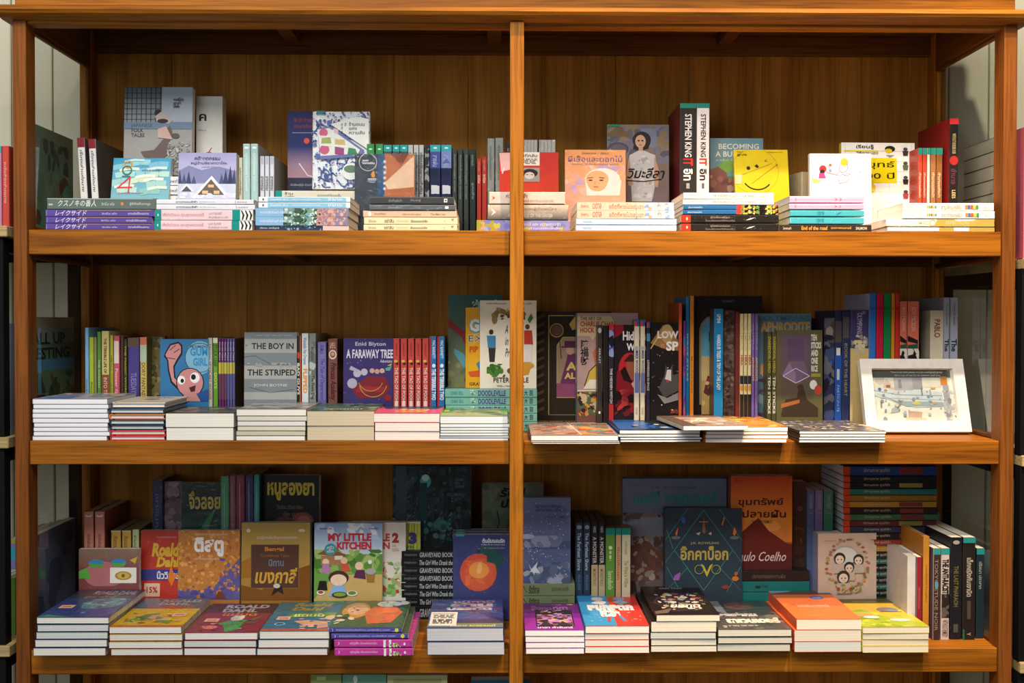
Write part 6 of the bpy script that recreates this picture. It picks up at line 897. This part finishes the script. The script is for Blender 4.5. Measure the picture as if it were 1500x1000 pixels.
F(975,1088,746.5,.178,z3,.03,('32404a','28343c','32404a'),'dark slate cover criss-crossed by green vines with gold ornate Thai title',
 dia+[('T','J.K. ROWLING',.33,.565,.7,.6,'b8a068',.01),('T','อิ๊กคาบ็อก',.2,.38,.82,.55,'b8a050',.03),('P',[(.13,.7),(.17,.78),(.16,.7),(.15,.67)],'d8702c'),('E',.14,.65,.06,'6a7068',.02),('P',[(.88,.7),(.9,.78),(.93,.72),(.9,.67)],'d8702c'),('E',.9,.65,.06,'6a7068',.02),('P',[(.5,.9),(.53,.72),(.51,.7),(.48,.72)],'8a5c3c'),('L',[(.44,.84),(.56,.84)],.012,'a88450'),('P',[(.4,.7),(.46,.72),(.44,.68)],'c8b090'),('P',[(.56,.7),(.6,.72),(.6,.68)],'c8b090'),('E',.24,.86,.03,'3c5c9c',.04),('L',[(.74,.8),(.77,.9)],.02,'b86c3c'),('P',[(.12,.2),(.2,.24),(.18,.14),(.1,.14)],'9c5ca8'),('E',.91,.16,.045,'c8702c',.03),('E',.92,.22,.025,'a85c30',.025),('P',[(.46,.34),(.54,.18),(.62,.34),(.58,.32),(.54,.24),(.5,.32)],'c0b040'),('O',.44,.27,.06,.008,'a89c50'),('O',.66,.27,.06,.008,'a89c50'),('E',.78,.06,.05,'8a3c3c',.025)],group=g,lean=2,hard=True)
stack('LS',1095,1184,.185,z3,[836,851,867,883,908],.14,[dict(c=c_,x=(1066,1186),d=d_,s=s_) for c_,d_,s_ in [(('2c2420',)*3,'black book with faint spine print',[('T','ปลายทางของความฝัน',.3,.3,.7,.7,'6a5c50')]),(('20706a',)*3,'dark teal book',[('T','ขุมทรัพย์',.36,.3,.5,.7,'2c4c48',.02),('R',.34,.35,.4,.6,'1c3c3a')]),(('20706a',)*3,'dark teal book',[]),(('20706a',)*3,'dark teal book',[])]],'below the sunset cover','dark teal pile on the bottom shelf',26)
F(1071,1161,698,.192,W(1120,836,.192).z,.03,('a84a28','8a3c24','a84a28'),'orange sunset cover with dark red mountains and white signature script',
 [('G',0,.55,1,1,'a84428','d08030'),('G',0,.3,1,.56,'d08a38','c87838'),('E',.62,.47,.2,'dc9c50',.06),('P',[(0,.25),(.2,.42),(.45,.56),(.62,.42),(1,.25),(1,0),(0,0)],'6a2c24'),('G',0,0,1,.28,'6a2c24','4c2428'),('T','ขุมทรัพย์',.12,.67,.86,.77,'3c2420',.02),('T','ที่ปลายฝัน',.06,.56,.9,.65,'3c2420',.02),('T','THE ALCHEMIST',.34,.5,.68,.53,'5a3420',.01),('T','Paulo Coelho',.06,.1,.9,.2,'d8c8c4',.005,.4),('T','FAIR 100',.06,.94,.16,.96,'6a2c24')],group=g,lean=1)
F(1162,1181,706,.22,z3,.03,('4a3428',)*3,'dark brown cover strip between the sunset cover and the blue spine',[('S',.1,.3,.9,.8,14,.2,['6a4c3c','3c2820'],3)],group=g,lean=1)
for i,(a,b,c,cn) in enumerate([(1182.5,1193.5,'4a5c84','slate blue'),(1194,1206,'6c6088','dusty violet'),(1206.8,1221,'3c7058','bottle green')]):
    S(a,b,718.5,.2,z3,(c,c,'4c4c50'),'%s spine of the trio above the wreath cover, bottom shelf'%cn,[('T','TONY STREET',.1,.3,.45,.7,'8a90a0'),('R',.55,.2,.56,.8,'8a90a0')],w=.12,group=g)
F(1197,1284,782,.17,z3,.035,('b09a8c','8a8ca0','b09a8c'),'pink cover with four drawn children inside a leafy flower wreath',
 [('R',0,0,1,1,'c4ac9a')]+[('E',.5+.34*math.cos(a_)+R_.uniform(-.03,.03),.5+.4*math.sin(a_)+R_.uniform(-.03,.03),.03,c_,.018) for a_,c_ in [(k_*2*PI/44,['7a8058','b0604c','8a9468','c88a50','6a7450','a04c40'][k_%6]) for k_ in range(44)]]+
 [('E',.46,.64,.2,'c8ccc8',.14)]+[q for (x_,y_,r_) in [(.36,.6,.1),(.68,.58,.09),(.52,.46,.09),(.42,.3,.11)] for q in (('E',x_,y_,r_,'3c302c',r_*.95),('E',x_,y_-.02,r_*.72,'d8c4b4',r_*.7),('P',[(x_-r_,y_-r_*.9),(x_+r_,y_-r_*.9),(x_+r_*1.1,y_-r_*2.4),(x_-r_*1.1,y_-r_*2.4)],'b8aaa0'),('E',x_-.03,y_-.02,.012,'4a3830'),('E',x_+.03,y_-.02,.012,'4a3830'),('L',[(x_-.015,y_-.06),(x_+.015,y_-.06)],.006,'9a5a4c'))]+
 [('S',.3,.04,.72,.18,40,.03,['7a8058','b8a060','a04c40','c8b088'],4),('T','หนังสือรวมเรื่อง',.08,.88,.3,.9,'6a5c54')],group=g,lean=1,yaw=3)
sk = ['2c4484','20242c','241f28','2c6a60','8a6424','a87c2c','2c2420','3c6a4c','5a2c2c','34384c','282424','8a3c2c','b08030','2c302c','245a50','241f20','2c4a48','20242c','2c5850','1c2424','24342c','20302c','2c2c30']
R2 = random.Random(8); ys = [682.5]; 
while ys[-1] < 880: ys.append(ys[-1]+ (12.5 if len(ys)==1 else 8.1))
bk = []
for i in range(len(ys)-1):
    c = sk[i%len(sk)]; bk.append(dict(c=(c,c,c), x=(1236,1374+R2.uniform(-2,2)), d='thin comic volume with a red spine head', label='red-ended comic volume, %s from the top of the tall pile'%['first','second','third','fourth','fifth','sixth','seventh','eighth','ninth','tenth','eleventh','twelfth','thirteenth','fourteenth','fifteenth','sixteenth','seventeenth','eighteenth','nineteenth','twentieth','twenty-first','twenty-second','twenty-third','twenty-fourth','twenty-fifth','twenty-sixth'][i],
       s=[('R',0,0,.07,1,'b84424'),('R',.0,.93,1,1,'181818'),('T','นิทานภาพ ชุดที่ห้า',.22,.25,.5,.8,'a8a090'),('R',.6,.15,.85,.85,R2.choice(['6a8a4c','8a7c3c','3c3c44','7c3430','2c6a6a',c]))], page='c8ccd0'))
stack('LS',1236,1374,.175,z3,ys,.15,bk,'', 'comic volumes in the tall pile at the right, bottom shelf',27,jit=.004)
S(1331.5,1344,815,.06,z3,('c0bcbc','c4c0c0','c4bcb8'),'tall white spine leading the slanted white and red pair',[],w=.2,group=g,yaw=-1.5,page='b8b0a4')
S(1345.6,1353,816,.06,z3,('7c242c','8a2430','c4bcb8'),'dark red slim spine behind the yellow meadow stack',[('T','เรื่องของเธอ',.5,.3,.85,.7,'b86464')],w=.2,group=g,yaw=-1.5)
S(1354.2,1363.5,786,.058,z3,('b07828','b87c2c','a86c20'),'tall orange spine left of the black spines, bottom shelf',[('T','กาลครั้งหนึ่ง ในฤดูร้อน',.35,.3,.8,.7,'8a5418')],w=.21,group=g,yaw=-1,page='a87c44')
S(1366.5,1378,803,.05,z3,('3c3430','3a2c28','5c4c54'),'black-brown spine with teal top and faint cream letters, bottom right',[('R',0,0,.07,1,'2c8a84'),('T','TOKYO ETUDE NOIR',.12,.25,.9,.7,'8a7464',.01),('E',.4,.5,.04,'5c8a98',.25),('R',.0,.0,1,.12,'8a7a78')],w=.2,group=g)
S(1379,1391.5,803,.052,z3,('b8a89c','c0b0a8','b8a89c'),'white spine densely printed with black letters, bottom right',[('R',0,0,.07,1,'2c8a84'),('T','THE ANTI-RACIST',.12,.1,.5,.9,'2c2420',.05),('S',.5,.05,.76,.95,34,.05,['2c2420','5c5048'],4),('T','WITHOUT REMEDY',.78,.15,.97,.85,'6a5a54',.01)],w=.2,group=g)
S(1362,1377,751,.262,z3,('5c5c60','8a8a90','8a8a94'),'tall grey-white book rising behind the black spines, bottom right',[],w=.035,group=g)
S(1392.5,1409.5,787,.054,z3,('1c1c1f','1e1e22','1c1c1f'),'thick black spine with olive capitals, bottom right',[('E',.05,.5,.02,'a89c90',.3),('T','THE LAST PHARAOH',.28,.3,.68,.7,'6a6434',.02),('R',.85,.3,.93,.7,'4c4a44')],w=.2,group=g)
S(1411,1429.5,787,.052,z3,('2a2420','241f1e','2a2420'),'thick black spine with teal top and cream Thai title, bottom right',[('R',0,0,.055,1,'2c8a84'),('T','เด็กหญิงกับเงามืด',.2,.2,.58,.8,'a89c8c',.03),('R',.62,.35,.8,.65,'4a4038'),('T','Y',.93,.35,.96,.65,'b8a898',.01),('R',.9,0,1,.15,'2c5c44')],w=.2,group=g)
S(1430.5,1442.5,803,.06,z3,('1c2c34','1f2c34','1c2c34'),'dark teal-black spine with teal top, rightmost on the bottom shelf',[('R',0,0,.07,1,'2c8a84'),('T','ปริศนา ปราสาท',.15,.3,.45,.7,'9a9c98')],w=.2,group=g)
# ================================================================== below: next shelf
g = 'tall books whose tops show under the bottom rail'
z4 = -.97
F(455,500,988,.02,z4,.02,('7c8a54',)*3,'olive green cover top under the bottom rail, leftmost of four',[('R',.2,.97,.5,.99,'b0b878')],group=g,lean=0)
F(501,566,988,.024,z4,.02,('6a9a84',)*3,'mint cover top under the bottom rail, second of four',[('E',.3,.975,.05,'c8d8c0',.02)],group=g,lean=0)
F(567,655,989,.02,z4,.02,('a8a878',)*3,'pale khaki cover top under the bottom rail, third of four',[('R',.1,.96,.9,.98,'8a9058')],group=g,lean=0)
F(690,776,996,.03,z4,.02,('2c5c74',)*3,'dark blue cover top under the bottom rail beside the center post',[],group=g,lean=0)
# ================================================================== neighbouring racks
def rack(name, label, xs, ys_, planks):
    ox,oy = (xs[0]+xs[1])/2, (ys_[0]+ys_[1])/2
    r = root(name, Matrix.Translation((ox,oy,0)), label, 'shelf rack')
    for a in xs:
        for b in ys_: sbox('steel_post', (a-.0125,b-.0125,-CZ), (a+.0125,b+.0125,planks[0]), M_BLACK, r, bev=.001)
    for z in planks:
        for b in ys_: sbox('steel_rail', (xs[0]+.013,b-.0125,z-.045), (xs[1]-.013,b+.0125,z-.02), M_BLACK, r, bev=.001)
        for a in xs: sbox('steel_rail', (a-.0125,ys_[0]+.013,z-.045), (a+.0125,ys_[1]-.013,z-.02), M_BLACK, r, bev=.001)
        sbox('plank', (xs[0]-.0125,ys_[0]-.02,z-.0195), (xs[1]+.0225,ys_[1]+.013,z), W_P, r, bev=.0015)
    return r
pl = [.166, -.206, -.575, -.95]
rack('steel_rack','black steel rack with pale plywood shelves left of the bookcase', (-1.42,-.882), (.03,.392), pl)
rack('steel_rack','black steel rack with pale plywood shelves right of the bookcase', (.935,1.5), (.0,.36), [.112,-.235,-.60,-.95])
def side_book(x, y, z, w, h, t, ang, col, label, art=(), sart=(), grp=None, **k):
    place(T4(x,y,z+.0004) @ R4(ang,'Z'), w, h, t, col, list(art), list(sart), False, k.get('page','d8d0bc'), False, label, grp)
gl = 'books on the left steel rack'
side_book(-.881,.131,pl[0],.15,.146,.012,90,('b03c30','c04438','b03c30'),'red spine at the left photo edge on the outer rack',[],[('T','หนังสือเล่มแดง',.2,.3,.7,.7,'e0b0a0')],gl)
side_book(-.8965,.131,pl[0],.15,.146,.016,90,('b07c98','b8809c','b07c98'),'pink spine at the left photo edge on the outer rack',[],[('R',0,0,.08,1,'3c9a98')],gl)
side_book(-.915,.131,pl[0],.15,.15,.018,90,('3c6c74','3c7c84','3c6c74'),'teal spine at the left photo edge on the outer rack',[],[],gl)
side_book(-.8665,.198,pl[0],.255,.20,.010,90,('5c7060','5c7060','5c7060'),'large dark green cover seen through the upper left glass',[('R',0,0,1,1,'84a088'),('S',0,0,1,.6,60,.08,['6cb098','7cb8a0','94a480','7a5448','74947c'],4),('S',.1,.6,.9,.9,16,.07,['54604c','5c6a58'],6)],[],gl)
side_book(-.8665,.198,pl[1],.255,.212,.010,90,('6c6450','6c6450','6c6450'),'picture book with a grey top seen through the middle left glass',[('R',0,0,1,1,'84986c'),('R',0,.76,1,1,'b0a898'),('R',0,.52,1,.62,'6ca4c8'),('R',0,.0,.6,.3,'6cb898'),('S',0,0,1,.5,40,.08,['5c5834','4c4c34','3c6a4c','70683c'],4),('T','FALL UP\nNESTING',.1,.62,.9,.86,'23272c',.03)],[],gl)
for i,(c,x_) in enumerate([('8a94a8',-.881),('b8b4b0',-.896)]): side_book(x_,.125,pl[1],.14,.2,.013,90,(c,c,c),['pale blue and white spine on the outer rack, middle row left','white spine on the outer rack, middle row left'][i],[],[('R',.5,0,.95,1,'4c7cb0' if i==0 else 'c8b8a0')],gl)
for i in range(4): side_book(-.870-.0165*i,.205 if i==0 else .245,pl[2],.25 if i==0 else .17,.172-.004*i,.015,90,(['8090b8','5c88b0','8aa8c8','6c6c98'][i],['7c90b8','5c90c0','b0c4d8','8078a8'][i],'34405c'),'blue-toned book seen through the lower left glass, %s from the pane'%['first','second','third','fourth'][i],[('S',0,0,1,1,20,.15,['7c94b0','5c6c90','8ca0bc'],i)],[('R',.1,0,.25,1,'3c9ab0'),('R',.0,.0,.05,1,'a89c3c')],gl)
for i,c in enumerate(['6a9a3c','3c8a6c','c8c8a0']): side_book(-.8845-.012*i,.115,pl[2]+.0,.07,.105,.011,90,(c,c,c),'small %s spine at the left photo edge, lower rack shelf'%['lime','green','cream'][i],[],[],gl)
gr = 'cream paged books piled behind the upper right glass'
zz = .112
for i in range(9):
    t = .0265; place(T4(.945+.075, .115+.09, zz+t/2+.0003) @ R4(R2.uniform(-.6,.6),'Z') @ R4(180,'Z') @ T4(0,-.09,0) @ R4(-90,'X'), .15,.19,t-.0006, ('3c342c','3c342c','3c342c'), [], [], False, 'e0d4ba', False, 'cream-paged book, %s from below behind the upper right glass'%['first','second','third','fourth','fifth','sixth','seventh','eighth','ninth'][i], gr); zz += t
side_book(.942,.05,.112,.09,.232,.02,90,('b05464','c06070','b05464'),'pink book at the right photo edge on the outer rack',[],[],'books on the right steel rack')
side_book(.952,.105,-.60,.14,.16,.02,90,('c8c8c8','c8c8c8','c8c8c8'),'white spine with a teal top at the lower right photo edge',[],[('R',0,0,.12,1,'2c9aa8')],'books on the right steel rack')
